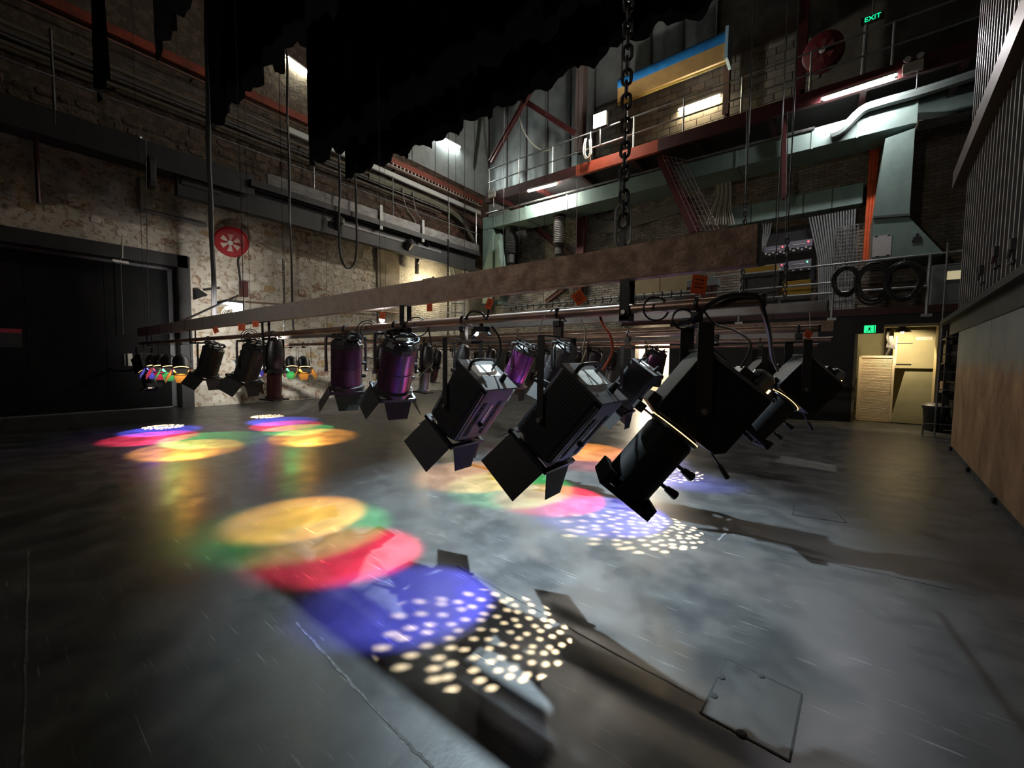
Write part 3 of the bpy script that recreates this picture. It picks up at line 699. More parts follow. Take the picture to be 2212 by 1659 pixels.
def profile_box():
    hx, y0, y1, z0, z1 = 0.1, -0.17, 0.135, -0.1, 0.18; parts = []
    body = MB().prism([(y0, z0 + .03), (y0 + .03, z0), (y1 - .02, z0), (y1, z0 + .02), (y1, z1), (y0, z1)], -hx, hx, Matrix(((0, 0, 1, 0), (1, 0, 0, 0), (0, 1, 0, 0), (0, 0, 0, 1)))).mesh('body', bevel=.004)
    parts.append(('body', body, LANT, None, Matrix()))
    f = MB(); n = 40
    for k in range(n):
        y = y0 + .035 + (y1 - y0 - .06) * k / (n - 1)
        for s in (-1, 1):
            a, b_ = sorted((s * hx, s * (hx + .004))); f.box(a, b_, y - .0018, y + .0018, z0 + .03, z1 - .01)
    parts.append(('cooling_fins', f.mesh('cooling_fins'), FIN, 'body', Matrix()))
    bp = MB().box(-hx - .006, hx + .006, y0 - .005, y1 + .005, z1, z1 + .014)
    parts.append(('back_plate', bp.mesh('back_plate', bevel=.004), mat('grey lantern plate', (0.12, 0.12, 0.115), (0.08, 0.08, 0.078), 12, rough=0.45), None, Matrix()))
    parts.append(('label_plate', MB().box(-.05, .05, .02, .09, z1 + .014, z1 + .0155).mesh('label_plate'), mat('pale label', (0.42, 0.42, 0.38), rough=0.5), 'back_plate', Matrix()))
    parts.append(('handle', MB().tube([(0.03, .11, z1 + .01), (0.03, .1, z1 + .05), (0.03, .02, z1 + .05), (0.03, .01, z1 + .01)], .006, 6).mesh('handle', smooth=True), LANTM, 'back_plate', Matrix()))
    lc = MB().lathe([(.045, 0), (.045, .07), (.03, .085)], 16, Matrix.Translation((0, y0 + .045, z1 + .012)))
    parts.append(('lamp_cap', lc.mesh('lamp_cap', smooth=True), mat('dark chrome', (.25, .25, .25), rough=.22, metal=.9), 'back_plate', Matrix()))
    parts.append(('cap_cover', MB().box(-.04, .04, y0 + .085, y0 + .14, z1 + .012, z1 + .06).mesh('cap_cover', bevel=.004), LANTM, 'back_plate', Matrix()))
    parts.append(('GLOWB', MB().box(-.02, .02, y0 - .002, y0 + .012, z1 + .03, z1 + .05).mesh('lamp_leak'), None, 'back_plate', Matrix()))
    # shutter gate between house and tube
    gate = MB().lathe([(.085, z0 + .002), (.105, z0 - .012), (.105, z0 - .028), (.085, z0 - .04)], 20)
    parts.append(('shutter_gate', gate.mesh('shutter_gate', smooth=True), LANTM, None, Matrix()))
    gl = MB(); gl.tube([(.106 * math.cos(a), .106 * math.sin(a), z0 - .012) for a in [2 * PI * k / 56 for k in range(56)]], .0018, 5, closed=True)
    parts.append(('GLOW', gl.mesh('gate_leak'), None, 'shutter_gate', Matrix()))
    sh = MB().box(-.05, .05, .1, .165, z0 - .028, z0 - .022); sh.box(-.03, .03, .15, .185, z0 - .045, z0 - .008)
    parts.append(('shutter', sh.mesh('shutter'), LANTM, 'shutter_gate', Matrix()))
    sh = MB().prism([(.1, z0 - .012), (.17, z0 + .01), (.17, z0 + .055), (.1, z0 + .055)], -.05, .05, Matrix(((0, 0, 1, 0), (1, 0, 0, 0), (0, 1, 0, 0), (0, 0, 0, 1))))
    parts.append(('gate_hood', sh.mesh('gate_hood', bevel=.003), LANTM, 'shutter_gate', Matrix()))
    tb = MB().lathe([(.092, z0 - .03), (.1, z0 - .05), (.1, z0 - .30), (.108, z0 - .31), (.108, z0 - .335), (.094, z0 - .335), (.094, z0 - .05)], 24, None, False, False)
    parts.append(('lens_tube', tb.mesh('lens_tube', smooth=True), LANT, None, Matrix()))
    ec = MB(); q = z0 - .335
    for s in (-1, 1):
        a, b_ = sorted((s * .09, s * .118)); ec.box(a, b_, -.118, .118, q - .022, q); ec.box(-.118, .118, a, b_, q - .022, q)
    ec.box(-.118, .118, .085, .118, q, q + .05); ec.box(-.118, .118, -.118, -.095, q, q + .035)
    parts.append(('colour_frame', ec.mesh('colour_frame', bevel=.003), LANT, 'lens_tube', Matrix()))
    for z in (z0 - .12, z0 - .22):
        kb = MB().lathe([(.008, 0), (.008, .03), (.013, .032), (.02, .075), (.018, .082)], 12, Matrix.Translation((0, -.098, z)) @ Matrix.Rotation(PI / 2, 4, 'X'))
        parts.append(('focus_knob', kb.mesh('focus_knob', smooth=True), LANTM, 'lens_tube', Matrix()))
    parts.append(('side_knob', MB().lathe([(.014, 0), (.016, .012), (.008, .02)], 10, Matrix.Translation((.098, .03, z0 - .075)) @ Matrix.Rotation(PI / 2, 4, 'Y')).mesh('side_knob', smooth=True), LANTM, 'lens_tube', Matrix()))
    lv = MB().tube([(0, y0 + .02, z0 + .01), (0, y0 - .05, z0 - .012)], .004, 6); lv.tube([(0, y0 - .05, z0 - .012), (0, y0 - .06, z0 - .016), (0, y0 - .11, z0 - .034), (0, y0 - .115, z0 - .036)], [.006, .011, .012, .006], 8)
    parts.append(('shutter_lever', lv.mesh('shutter_lever', smooth=True), LANTM, 'body', Matrix()))
    parts.append(('gobo_plate', gobo_mesh(), LANT, 'lens_tube', Matrix.Translation((0, 0, z0 - .32))))
    return dict(parts=parts, half=hx + .012, arm=0.33, stem=0.08, strap=(0.055, 0.006), lens=(0, 0, z0 - .17), gobo=True, bolt=True)

def profile_slim():
    parts = []
    hs = MB().lathe([(.03, .3), (.06, .28), (.082, .2), (.088, .1), (.085, .04), (.07, 0), (.07, -.03)], 18)
    parts.append(('lamp_house', hs.mesh('lamp_house', smooth=True), LANTM, None, Matrix()))
    parts.append(('gate_ring', MB().lathe([(.07, 0), (.095, -.005), (.095, -.04), (.08, -.05)], 18, None, False, False).mesh('gate_ring', smooth=True), LANTM, None, Matrix()))
    parts.append(('BARREL', MB().lathe([(.068, -.04), (.068, -.27), (.08, -.275), (.08, -.3), (.062, -.3), (.062, -.05)], 18, None, False, False).mesh('lens_barrel', smooth=True), None, None, Matrix()))
    fr = MB()
    for s in (-1, 1):
        a, b_ = sorted((s * .075, s * .095)); fr.box(a, b_, -.095, .095, -.315, -.3); fr.box(-.095, .095, a, b_, -.315, -.3)
    parts.append(('colour_frame', fr.mesh('colour_frame'), LANTM, 'BARREL', Matrix()))
    parts.append(('LENS', MB().lathe([(.06, -.27), (.03, -.28)], 16).mesh('lens', smooth=True), None, 'BARREL', Matrix()))
    h = MB().tube(smooth_path([(0, .085, .1), (0, .13, .13), (0, .13, .22), (0, .07, .25)], 4), .007, 6)
    parts.append(('handle', h.mesh('handle', smooth=True), LANTM, 'lamp_house', Matrix()))
    return dict(parts=parts, half=.11, arm=0.3, stem=0.05, strap=(0.025, 0.005), lens=(0, 0, -.26), bolt=True)

def par_can():
    parts = []; R = .1
    parts.append(('can', MB().lathe([(.035, .11), (.05, .10), (R * .8, .07), (R, .02), (R, -.13), (R + .01, -.135), (R + .01, -.15), (R - .008, -.15), (R - .008, -.05)], 20, None, True, False).mesh('can', smooth=True), LANTM, None, Matrix()))
    parts.append(('LENS', MB().lathe([(R - .01, -.1), (.05, -.115), (.01, -.12)], 18).mesh('lens', smooth=True), None, 'can', Matrix()))
    g = MB(); g.tube([((R + .006) * math.cos(2 * PI * k / 24), (R + .006) * math.sin(2 * PI * k / 24), -.128) for k in range(24)], .006, 5, closed=True)
    parts.append(('GLOW', g.mesh('vent_leak'), None, 'can', Matrix()))
    fr = MB()
    for s in (-1, 1):
        a, b_ = sorted((s * .1, s * .115)); fr.box(a, b_, -.115, .115, -.165, -.15); fr.box(-.115, .115, a, b_, -.165, -.15)
    parts.append(('colour_frame', fr.mesh('colour_frame'), LANTM, None, Matrix()))
    big = leaf_mesh(0.21, 0.21, 0.15); small = leaf_mesh(0.18, 0.11, 0.12)
    for s in range(4):
        parts.append(('barn_door_leaf', big if s % 2 == 0 else small, mat('pale grey leaf', (.16, .15, .145), rough=.5), 'colour_frame', leaf_mat(s, 0.112, -.165, 0.5)))
    return dict(parts=parts, half=R + .015, arm=0.26, stem=0.05, strap=(0.025, 0.005), lens=(0, 0, -.17), bolt=True)

def yoke_mesh(k):
    h = k['half']; b = MB()
    if k['strap']:
        w, t = k['strap']; a = k['arm']
        for s in (-1, 1):
            x0, x1 = sorted((s * h, s * (h + t)))
            b.box(x0, x1, -w / 2, w / 2, -0.02, a)
        b.box(-h - t, h + t, -w / 2, w / 2, a - t, a)
    else:
        a = k['arm']; b.tube(smooth_path([(-h, 0, -.01), (-h, 0, a - .03), (-h + .03, 0, a), (h - .03, 0, a), (h, 0, a - .03), (h, 0, -.01)], 4), .011, 8)
    return b.mesh('yoke', smooth=not k['strap'])

KINDS_ = {'box': fresnel_box, 'round': fresnel_round, 'profile': profile_box, 'slim': profile_slim, 'par': par_can}
GEL = {'amber': (1.0, 0.38, 0.055), 'green': (0.10, 0.9, 0.22), 'red': (1.0, 0.035, 0.10), 'blue': (0.12, 0.13, 1.0), 'open': (1.0, 0.78, 0.48)}
GE_W = {'amber': 1.0, 'green': 0.55, 'red': 0.9, 'blue': 0.8, 'open': 1.0}
DARKLENS = mat('unlit glass lens', (0.05, 0.055, 0.06), rough=0.08)
def lantern(kind, bar, x, dh, tilt, name, label, group, gel=None, power=0.0, aim=None, cone=62, lens_e=3.0, cables=(), mats=None, blend=0.25, dy=0.0, size=1.0):
    K = kit(kind, KINDS_[kind]); y = BARS[bar] + dy
    pan = math.atan2(-dh[0], dh[1]); tilt = math.radians(tilt)
    root = thing(name, label, 'stage light', (x, y, ZP), group, pan)
    root.scale = (size,) * 3
    RW = Matrix.Translation((x, y, ZP)) @ Matrix.Rotation(pan, 4, 'Z') @ Matrix.Scale(size, 4)
    drop = K['arm'] + K['stem']; B = Matrix.Translation((0, 0, -drop)) @ Matrix.Rotation(tilt, 4, 'X')
    mats = mats or {}
    c = link('clamp', kit('clamp', hook_clamp), LANTM, root); c.rotation_euler = (0, 0, -pan); c.scale = (1 / size,) * 3
    st = kit(('stem', K['stem']), lambda: MB().box(-.012, .012, -.02, .02, -K['stem'] - .004, -.03).mesh('stem')); link('stem', st, mat('brown stem', (.06, .04, .03), rough=.5), root)
    link('yoke', kit(('yoke', kind), lambda: yoke_mesh(K)), mats.get('yoke', LANTM if K['strap'] else mat('worn tube yoke', (.1, .09, .09), rough=.35, metal=.5)), root, (0, 0, -drop))
    bo = kit('bolt', lambda: MB().cyl((-.007, 0, 0), (.007, 0, 0), .011, 10).mesh('pivot_bolt', smooth=True))
    for sx in (-1, 1): link('pivot_bolt', bo, STEEL, root, (sx * (K['half'] + .011), 0, -drop))
    made = {}
    for (pn, me, mt, par, M) in K['parts']:
        nm = {'LENS': 'lens', 'GLOW': 'light_leak', 'GLOWB': 'light_leak', 'BARREL': 'lens_barrel'}.get(pn, pn)
        if pn == 'gobo_plate' and not (K.get('gobo') and power): continue
        if pn in ('GLOW', 'GLOWB') and not power: continue
        slot = mt
        if pn == 'LENS':
            slot = emit('lit lens %s %.1f' % (gel, lens_e), GEL[gel], lens_e) if (gel and power) else DARKLENS
        elif pn in ('GLOW', 'GLOWB'): slot = emit('lamp leak %.0f' % (3 if pn == 'GLOW' else 4), (1.0, 0.62, 0.24), 3 if pn == 'GLOW' else 4)
        elif pn == 'BARREL': slot = mats.get('barrel', LANTM)
        else: slot = mats.get(pn, mt)
        key = (kind, pn, id(me), slot.name)
        if key not in MC:
            m2 = me if not me.materials else me.copy()
            m2.materials.clear(); m2.materials.append(slot); MC[key] = m2
        o = bpy.data.objects.new(nm, MC[key]); COL.objects.link(o)
        if par and par in made: o.parent = made[par]; o.matrix_local = M
        else: o.parent = root; o.matrix_local = B @ M
        made.setdefault(pn, o)
        if pn in ('cooling_fins', 'vent_comb'): o['kind'] = 'stuff'
    for pts, r, cm in cables:
        inv = RW.inverted(); MB().tube(smooth_path([inv @ p for p in pts], 6), r, 6).build('power_cable', cm, root, smooth=True)
    if power and gel:
        LW = RW @ B; src = LW @ Vector(K['lens'])
        tgt = Vector(aim) if aim else src + (LW.to_3x3() @ Vector((0, 0, -1)))
        if K.get('gobo'): tgt = src + (LW.to_3x3() @ Vector((0, 0, -1)))
        sp = spot('beam', src, tgt, power * E_POOL, GEL[gel], cone, blend, 0.0022 if K.get('gobo') else 0.035)
        sp.parent = root; sp.matrix_parent_inverse = RW.inverted()
    return root
def cw(pts): return [P(a, b, Y=c) for a, b, c in pts]
OC = mat('orange red cable', (0.5, 0.09, 0.04), rough=0.5)  # orange red is the cable's own colour
GA = 'lanterns on the nearest bar'
# ---- nearest bar, right-hand group
lantern('profile', 'A', -0.43, (-0.85, -0.5), 38, 'profile_spotlight', 'big black profile spotlight with long lens tube, nearest the camera', GA, 'open', 1500, cone=36, size=1.04, blend=0.05,
        cables=[(cw([(1600, 795, 1.8), (1622, 745, 1.8), (1590, 715, 1.82), (1545, 700, 1.84), (1518, 668, 1.8)]), .004, CABLE)])
lantern('box', 'A', -1.09, (-1.0, -0.02), 40, 'fresnel_spotlight', 'black ribbed box fresnel with barn doors and an orange red cable', GA, 'blue', 420, (-1.6, 1.36, 0), cone=44, blend=.5, size=1.14,
        cables=[(cw([(1302, 800, 1.86), (1322, 762, 1.86), (1318, 725, 1.85), (1300, 695, 1.84), (1292, 662, 1.8)]), .006, OC)])
lantern('box', 'A', -1.76, (-1.0, -0.02), 38, 'fresnel_spotlight', 'black ribbed box fresnel whose barn door glows red', GA, 'red', 620, (-2.32, 1.44, 0), cone=48, blend=.5, size=1.1,
        cables=[(cw([(1062, 800, 1.86), (1080, 765, 1.86), (1078, 730, 1.85), (1062, 705, 1.8)]), .006, CABLE)])
lantern('round', 'A', -2.43, (-0.95, 0.28), 27, 'fresnel_spotlight', 'purple sheened round fresnel with a green glint, between purple and black ones', GA, 'green', 230, (-2.93, 1.47, 0), cone=60, blend=.5,
        cables=[(cw([(905, 812, 1.86), (935, 780, 1.86), (930, 735, 1.85), (922, 690, 1.8)]), .005, CABLE)])
lantern('round', 'A', -3.08, (-0.9, 0.42), 12, 'fresnel_spotlight', 'purple sheened round fresnel with amber glow at its rim', GA, 'amber', 560, (-3.22, 1.53, 0), cone=54, blend=.4,
        cables=[(cw([(792, 772, 1.82), (830, 775, 1.84), (850, 750, 1.84), (858, 718, 1.8)]), .004, CABLE)])
# ---- nearest bar, middle
lantern('slim', 'A', -4.42, (-0.9, -0.3), 2, 'profile_spotlight', 'slim dark red brown profile spotlight pointing straight down', GA, mats={'barrel': mat('dark maroon barrel', (.06, .022, .02), rough=.3, metal=.3)})
lantern('round', 'A', -5.05, (-0.9, -0.4), 24, 'fresnel_spotlight', 'grey black fresnel with wide barn doors left of the slim profile', GA, mats={'body': LANTM})
lantern('round', 'A', -6.35, (-0.9, -0.4), 22, 'fresnel_spotlight', 'grey black fresnel with wide barn doors beside the coloured cans', GA, mats={'body': LANTM})
# ---- nearest bar, far group of coloured cans
GP = 'lit par cans at the bar ends'
lantern('par', 'A', -7.6, (1, -0.2), 26, 'par_can', 'brightest amber lit par can at the far end of the nearest bar', GP, 'amber', 420, (-7.0, 1.7, 0), cone=58, lens_e=120)
lantern('par', 'A', -8.25, (1, -.1), 26, 'par_can', 'green lit par can between the amber and red ones', GP, 'green', 240, (-7.55, 2.05, 0), cone=58, lens_e=80)
lantern('par', 'A', -8.75, (1, -0.2), 26, 'par_can', 'red lit par can at the far end of the nearest bar', GP, 'red', 460, (-8.3, 1.6, 0), cone=58, lens_e=80)
lantern('par', 'A', -9.2, (1, -.15), 24, 'par_can', 'blue lit par can at the far end of the nearest bar', GP, 'blue', 420, (-8.9, 1.8, 0), cone=58, lens_e=80)
lantern('profile', 'A', -9.8, (0.8, 0.2), 24, 'profile_spotlight', 'black profile at the far tip of the nearest bar', GA, 'open', 4200, cone=36, blend=.05)
# ---- second bar
GB = 'lanterns on the second bar'
lantern('profile', 'B', -0.16, (-0.85, -0.5), 42, 'profile_spotlight', 'black profile spotlight right of the nearest big profile', GB, 'open', 2400, cone=36, blend=.05)
lantern('box', 'B', -1.38, (-1.0, -0.07), 36, 'fresnel_spotlight', 'black box fresnel on the second bar, red tinted barn doors', GB, 'red', 620, (-1.85, 3.15, 0), cone=48)
lantern('box', 'B', -0.8, (-1.0, -0.07), 36, 'fresnel_spotlight', 'black box fresnel hidden behind the big profile', GB, 'blue', 460, (-1.3, 3.1, 0), cone=48)
lantern('round', 'B', -2.1, (-0.95, -0.2), 24, 'fresnel_spotlight', 'fresnel behind the orange cabled lantern on the second bar', GB, 'green', 260, (-2.35, 3.2, 0), mats={'body': LANTM})
lantern('round', 'B', -2.58, (-0.95, -0.2), 24, 'fresnel_spotlight', 'magenta sheened small fresnel with a green lit barn door', GB, 'amber', 420, (-2.9, 3.25, 0),
        mats={'body': mat('magenta anodised', (.42, .1, .42), (.3, .08, .32), 8, rough=.28, metal=.85)})
SB = mat('bare silver barrel', (.42, .47, .5), rough=.25, metal=.85)
lantern('slim', 'B', -4.05, (-0.9, -0.3), 6, 'profile_spotlight', 'slim silver barrelled profile behind the green glinting fresnel', GB, mats={'barrel': SB})
lantern('slim', 'B', -3.45, (-0.9, -0.3), 16, 'profile_spotlight', 'slim grey profile on the second bar behind the red glowing fresnel', GB, mats={'barrel': SB})
lantern('slim', 'B', -5.0, (-0.9, -0.3), 4, 'profile_spotlight', 'slim silver profile behind the amber rimmed fresnel', GB, mats={'barrel': SB})
lantern('par', 'B', -7.28, (1, -0.3), 26, 'par_can', 'amber lit par can in front of the stone wall', GP, 'amber', 420, (-6.65, 3.25, 0), cone=58, lens_e=80)
lantern('par', 'B', -7.76, (1, -0.3), 26, 'par_can', 'green lit par can in front of the stone wall', GP, 'green', 260, (-7.35, 3.35, 0), cone=58, lens_e=80)
lantern('par', 'B', -8.5, (1, -0.3), 26, 'par_can', 'red lit par can behind the slim maroon profile', GP, 'red', 460, (-8.0, 3.4, 0), cone=58, lens_e=40)
lantern('par', 'B', -9.1, (1, -0.3), 26, 'par_can', 'blue lit par can behind the grey black fresnels', GP, 'blue', 420, (-8.6, 3.55, 0), cone=58, lens_e=40)
BL = mat('blue flood light tone', (.33, .42, .5), rough=.35, metal=.3)  # flood's bluish light on these lanterns, put into the housing colour
lantern('profile', 'B', -9.85, (0.7, 0.3), 24, 'profile_spotlight', 'profile in blue flood light tone at the far tip of the second bar', GB, 'open', 4200, cone=36, blend=.05, mats={'body': BL, 'lens_tube': BL})
lantern('slim', 'B', -9.5, (0.7, 0.3), 14, 'profile_spotlight', 'slim profile in blue flood light tone just below the white flood', GB, mats={'barrel': BL, 'lamp_house': BL})
# ---- third and fourth bars
GC = 'lanterns on the third bar'
lantern('profile', 'C', -0.57, (-0.85, -0.5), 40, 'profile_spotlight', 'small black profile between the two big profiles', GC, 'open', 2600, cone=36, blend=.05)
lantern('round', 'C', -1.8, (-0.9, -0.3), 30, 'fresnel_spotlight', 'small purple black fresnel against the lit passage', GC, 'blue', 420, (-1.45, 4.85, 0))
lantern('box', 'C', -1.15, (-1.0, -0.07), 36, 'fresnel_spotlight', 'box fresnel on the third bar behind the big profile', GC, 'red', 520, (-2.0, 4.9, 0))
lantern('round', 'C', -2.6, (-0.9, -0.3), 20, 'fresnel_spotlight', 'round fresnel on the third bar behind the orange cabled lantern', GC, 'amber', 520, (-2.6, 5.05, 0), mats={'body': LANTM})
for i, (b_, xx, tl, mm) in enumerate([('C', -3.3, 8, SB), ('C', -3.85, 14, SB), ('C', -4.4, 10, BL), ('C', -5.0, 6, SB), ('C', -5.7, 12, LANTM), ('C', -6.5, 8, SB), ('D', -2.2, 10, LANTM), ('D', -3.0, 8, SB), ('D', -3.7, 12, SB), ('D', -4.5, 6, LANTM), ('D', -5.3, 10, SB), ('D', -6.2, 8, LANTM)]):
    lantern('slim' if i % 3 else 'round', b_, xx, (-0.9, -0.3), tl, 'profile_spotlight' if i % 3 else 'fresnel_spotlight',
            'unlit %s, %s from the lit passage on the %s bar' % ('profile' if i % 3 else 'fresnel', ['first', 'second', 'third', 'fourth', 'fifth', 'sixth'][i % 6], 'third' if b_ == 'C' else 'fourth'), 'unlit lanterns on the %s bar' % ('third' if b_ == 'C' else 'fourth'),
            mats={'barrel': mm, 'lamp_house': LANTM, 'body': mm})
# ================================================================ black border drapes
VELVET = mat('black drape', (0.004, 0.004, 0.0045), (0.007, 0.007, 0.0075), 2, rough=0.95, spec=0.1, coords='World')
def border(y, x0, x1, z0, label, seed):
    random.seed(seed); n = int((x1 - x0) / 0.045); vs = []; fs = []; ph = 0.0; zz = z0
    for i in range(n + 1):
        x = x0 + (x1 - x0) * i / n; ph += 0.9 * random.uniform(0.55, 1.3)
        if i % 5 == 0: zz = z0 + random.uniform(-0.07, 0.07)
        off = 0.055 * math.sin(ph * 0.55) + 0.02 * math.sin(ph * 1.7)
        vs += [(x, off, zz - z0 + 0.03 * math.sin(ph)), (x, off * 0.6, 1.2), (x, off * 0.35, 12.6 - z0)]
    for i in range(n):
        for k in (0, 1): fs.append((3 * i + k, 3 * i + 3 + k, 3 * i + 4 + k, 3 * i + 1 + k))
    t = thing('border_drape', label, 'drape', (x0, y, z0), 'black border drapes')
    vs = [(v[0] - x0, v[1], v[2]) for v in vs]
    o = MB().add(vs, fs).build('cloth', VELVET, t, smooth=True)
    sd = o.modifiers.new('thickness', 'SOLIDIFY'); sd.thickness = 0.006
    MB().cyl((0, 0, 12.6 - z0), (x1 - x0, 0, 12.6 - z0), .024, 8).build('batten_pipe', STEEL, t)
    MB().cyl(((x1 - x0) / 2, 0, 12.6 - z0), ((x1 - x0) / 2, 0, 13 - z0), .02, 6).build('hanger', STEEL, t)
border(1.17, -8.8, -7.98, 5.0, 'narrow black drape panel hanging nearest the dock door', 3)
border(1.45, -6.85, 0.9, 5.0, 'black border drape next to the narrow panel', 4)
border(2.46, -8.34, 1.0, 5.0, 'black border drape left of the wide central one', 5)
border(4.1, -8.34, 1.2, 5.0, 'black border drape just in front of the largest one', 6)
border(4.88, -8.34, 1.35, 5.0, 'widest black border drape with jagged hem across the top', 8)
random.seed(21)

# ================================================================ catwalk on the stone wall
XC = -11.45
cwk = thing('catwalk', 'grey black steel catwalk running along the stone wall', 'catwalk', (XC, 4.0, 5.5))
CX, CY, CZ = XC, 4.0, 5.5
def cbox(name, m_, x0, x1, y0, y1, z0, z1, par=cwk, **k): return MB().box(x0 - CX, x1 - CX, y0 - CY, y1 - CY, z0 - CZ, z1 - CZ).build(name, m_, par, **k)
DKST = mat('dark grey steel', (0.04, 0.04, 0.042), (0.06, 0.058, 0.055), 5, rough=0.5, coords='World')
GYST = mat('scuffed grey channel', (0.15, 0.145, 0.14), (0.085, 0.08, 0.078), 4, rough=0.5, metal=0.3, coords='World', stretch=(1, 1, 3))
cbox('deck', BLACK, XW, XC, -3.0, 12.55, 5.42, 5.5)
cbox('fascia', BLACK, XC - 0.02, XC + 0.02, -3.0, 4.3, 5.25, 5.75)
cbox('lower_beam', BLACK, XC - 0.35, XC - 0.12, 2.8, 12.5, 4.85, 5.42)
cbox('channel', GYST, XC - 0.02, XC + 0.03, 4.6, 12.55, 5.62, 5.92)
cbox('channel_flange', BLACK, XC - 0.02, XC + 0.1, 4.2, 12.55, 5.46, 5.62)
cbox('pale_strip', mat('pale strip', (.2, .2, .195), rough=.5), XC - .11, XC - .1, 6.2, 10.6, 5.2, 5.27)
for y in (7.9, 9.6): cbox('bracket', mat('pale bracket', (.5, .5, .48), rough=.5), XC + .03, XC + .09, y - .05, y + .05, 5.35, 6.1)
for z, y0, y1, r in ((6.35, -3, 12.5, .022), (6.75, -3, 10.9, .02), (7.15, 2, 12.4, .022)):
    MB().cyl((0, y0 - CY, z - CZ), (0, y1 - CY, z - CZ), r, 8).build('rail', STEEL, cwk, smooth=True)
for y in (-1.5, 1.0, 3.4, 5.8, 8.4, 10.9, 12.4): MB().cyl((0, y - CY, .0), (0, y - CY, 1.68), .022, 8).build('rail_post', STEEL if y > 5 else DKST, cwk, smooth=True)
for y in (9.9,):
    MB().bar((.0, y - CY, -.1), (-.7, y - CY + .1, -.75), .1, .06).build('knee_brace', BLACK, cwk)
    MB().box(-.75, -.65, y - CY, y - CY + .1, -1.1, -.4).build('brace_foot', BLACK, cwk)
# services above the catwalk
def run(name, label, cat, pts, r, mt, seg=8, box=None):
    c0 = Vector(pts[0]); t = thing(name, label, cat, c0, None)
    b = MB()
    if box: b.bar(Vector(pts[0]) - c0, Vector(pts[-1]) - c0, *box)
    else: b.tube([Vector(p) - c0 for p in pts], r, seg)
    b.build('run', mt, t, smooth=not box)
    if abs(c0.x - XW - .22) < .06:
        for f_ in (.3, .7):
            p_ = Vector(pts[0]).lerp(Vector(pts[-1]), f_) - c0; MB().box(XW + .035 - c0.x, p_.x, p_.y - .02, p_.y + .02, p_.z - .02, p_.z + .02).build('bracket', BLACK, t)
    return t, c0
XS = XW + 0.22
ORD = mat('orange tray dull', (0.3, 0.055, 0.028), (0.16, 0.04, 0.025), 3, rough=0.55, coords='World')
t, c0 = run('cable_tray', 'orange cable tray high on the wall above the catwalk', 'cable tray', [(XS, -1, 8.1), (XS, 13.6, 8.1)], 0, ORD, box=(.12, .2))
for k in range(40): MB().box(.06, .075, 8.0 + k * .16, 8.05 + k * .16, -.17, -.09).build('tray_tooth', WHITE, t)
MB().bar((.07, 7, -.2), (.07, 14.5, -.2), .03, .03).build('tray_lip', WHITE, t)
run('conduit', 'white box conduit under the orange cable tray', 'conduit', [(XS, 5.5, 7.62), (XS, 13.5, 7.62)], 0, mat('white conduit', (.62, .64, .62), rough=.45), box=(.1, .16))
run('conduit', 'brown pipe directly below the orange tray', 'conduit', [(XS + .05, -1, 7.86), (XS + .05, 13.4, 7.86)], .03, mat('brown conduit', (.18, .1, .07), rough=.5))
for k, (z, c) in enumerate(((7.34, (.13, .11, .08)), (7.2, (.09, .09, .085)), (6.98, (.11, .09, .065)))):
    run('conduit', ['olive pipe highest of three on the wall', 'grey pipe in the middle of three on the wall', 'tan pipe lowest of three on the wall'][k], 'conduit', [(XS, -2, z), (XS, 9.2 + k, z)], .045, mat('service pipe %d' % k, c, rough=.5))
fx = smooth_path([(XS, 8.0, 7.25), (XS, 11.0, 7.25), (XS, 12.2, 7.05), (XS, 12.9, 6.5), (XS + .05, 13.4, 6.05)], 6)
t = thing('cable_bundle', 'thick olive cable bundle curving down into the corner', 'cable', fx[0])
for k in range(6):
    a = 2 * PI * k / 6
    MB().tube([Vector(p) - Vector(fx[0]) + Vector((.05 * math.cos(a), 0, .07 * math.sin(a))) for p in fx], .045, 6).build('cable', mat('olive cable', (.2, .2, .15), rough=.55), t, smooth=True)
# thin looped hoses on the dark brick
for k, (ya, yb) in enumerate(((9.3, 9.9), (9.75, 10.3))):
    p = smooth_path([(XS + .12, ya, 7.3), (XS + .12, ya + .05, 6.9), (XS + .05, ya + .25, 6.6), (XS + .05, yb, 6.3), (XS, yb, 5.9)], 5)
    t = tag(MB().tube(p, .02, 6).build('hose', mat('pale hose', (.4, .38, .32), rough=.5), None, smooth=True), ['pale hose looping down the dark brick', 'second pale hose beside the first on dark brick'][k], 'hose')
# under-catwalk fixtures
for k, (px, py) in enumerate(((733, 482), (884, 528))):
    c = P(px, py, X=XC - .05); t = thing('speaker', ['black tubular speaker under the catwalk near the cable loop', 'black tubular speaker under the catwalk near the corner'][k], 'speaker', c)
    M_ = Matrix.Rotation(math.radians(50), 4, 'Y'); MB().lathe([(.1, -.16), (.13, -.15), (.13, .12), (.06, .2)], 14, M_).build('shell', DKST, t, smooth=True)
    MB().lathe([(.11, -.165), (.02, -.167)], 14, M_).build('grille', BLACK, t); MB().cyl((0, 0, .0), (0, 0, .35), .015, 6).build('bracket', BLACK, t)
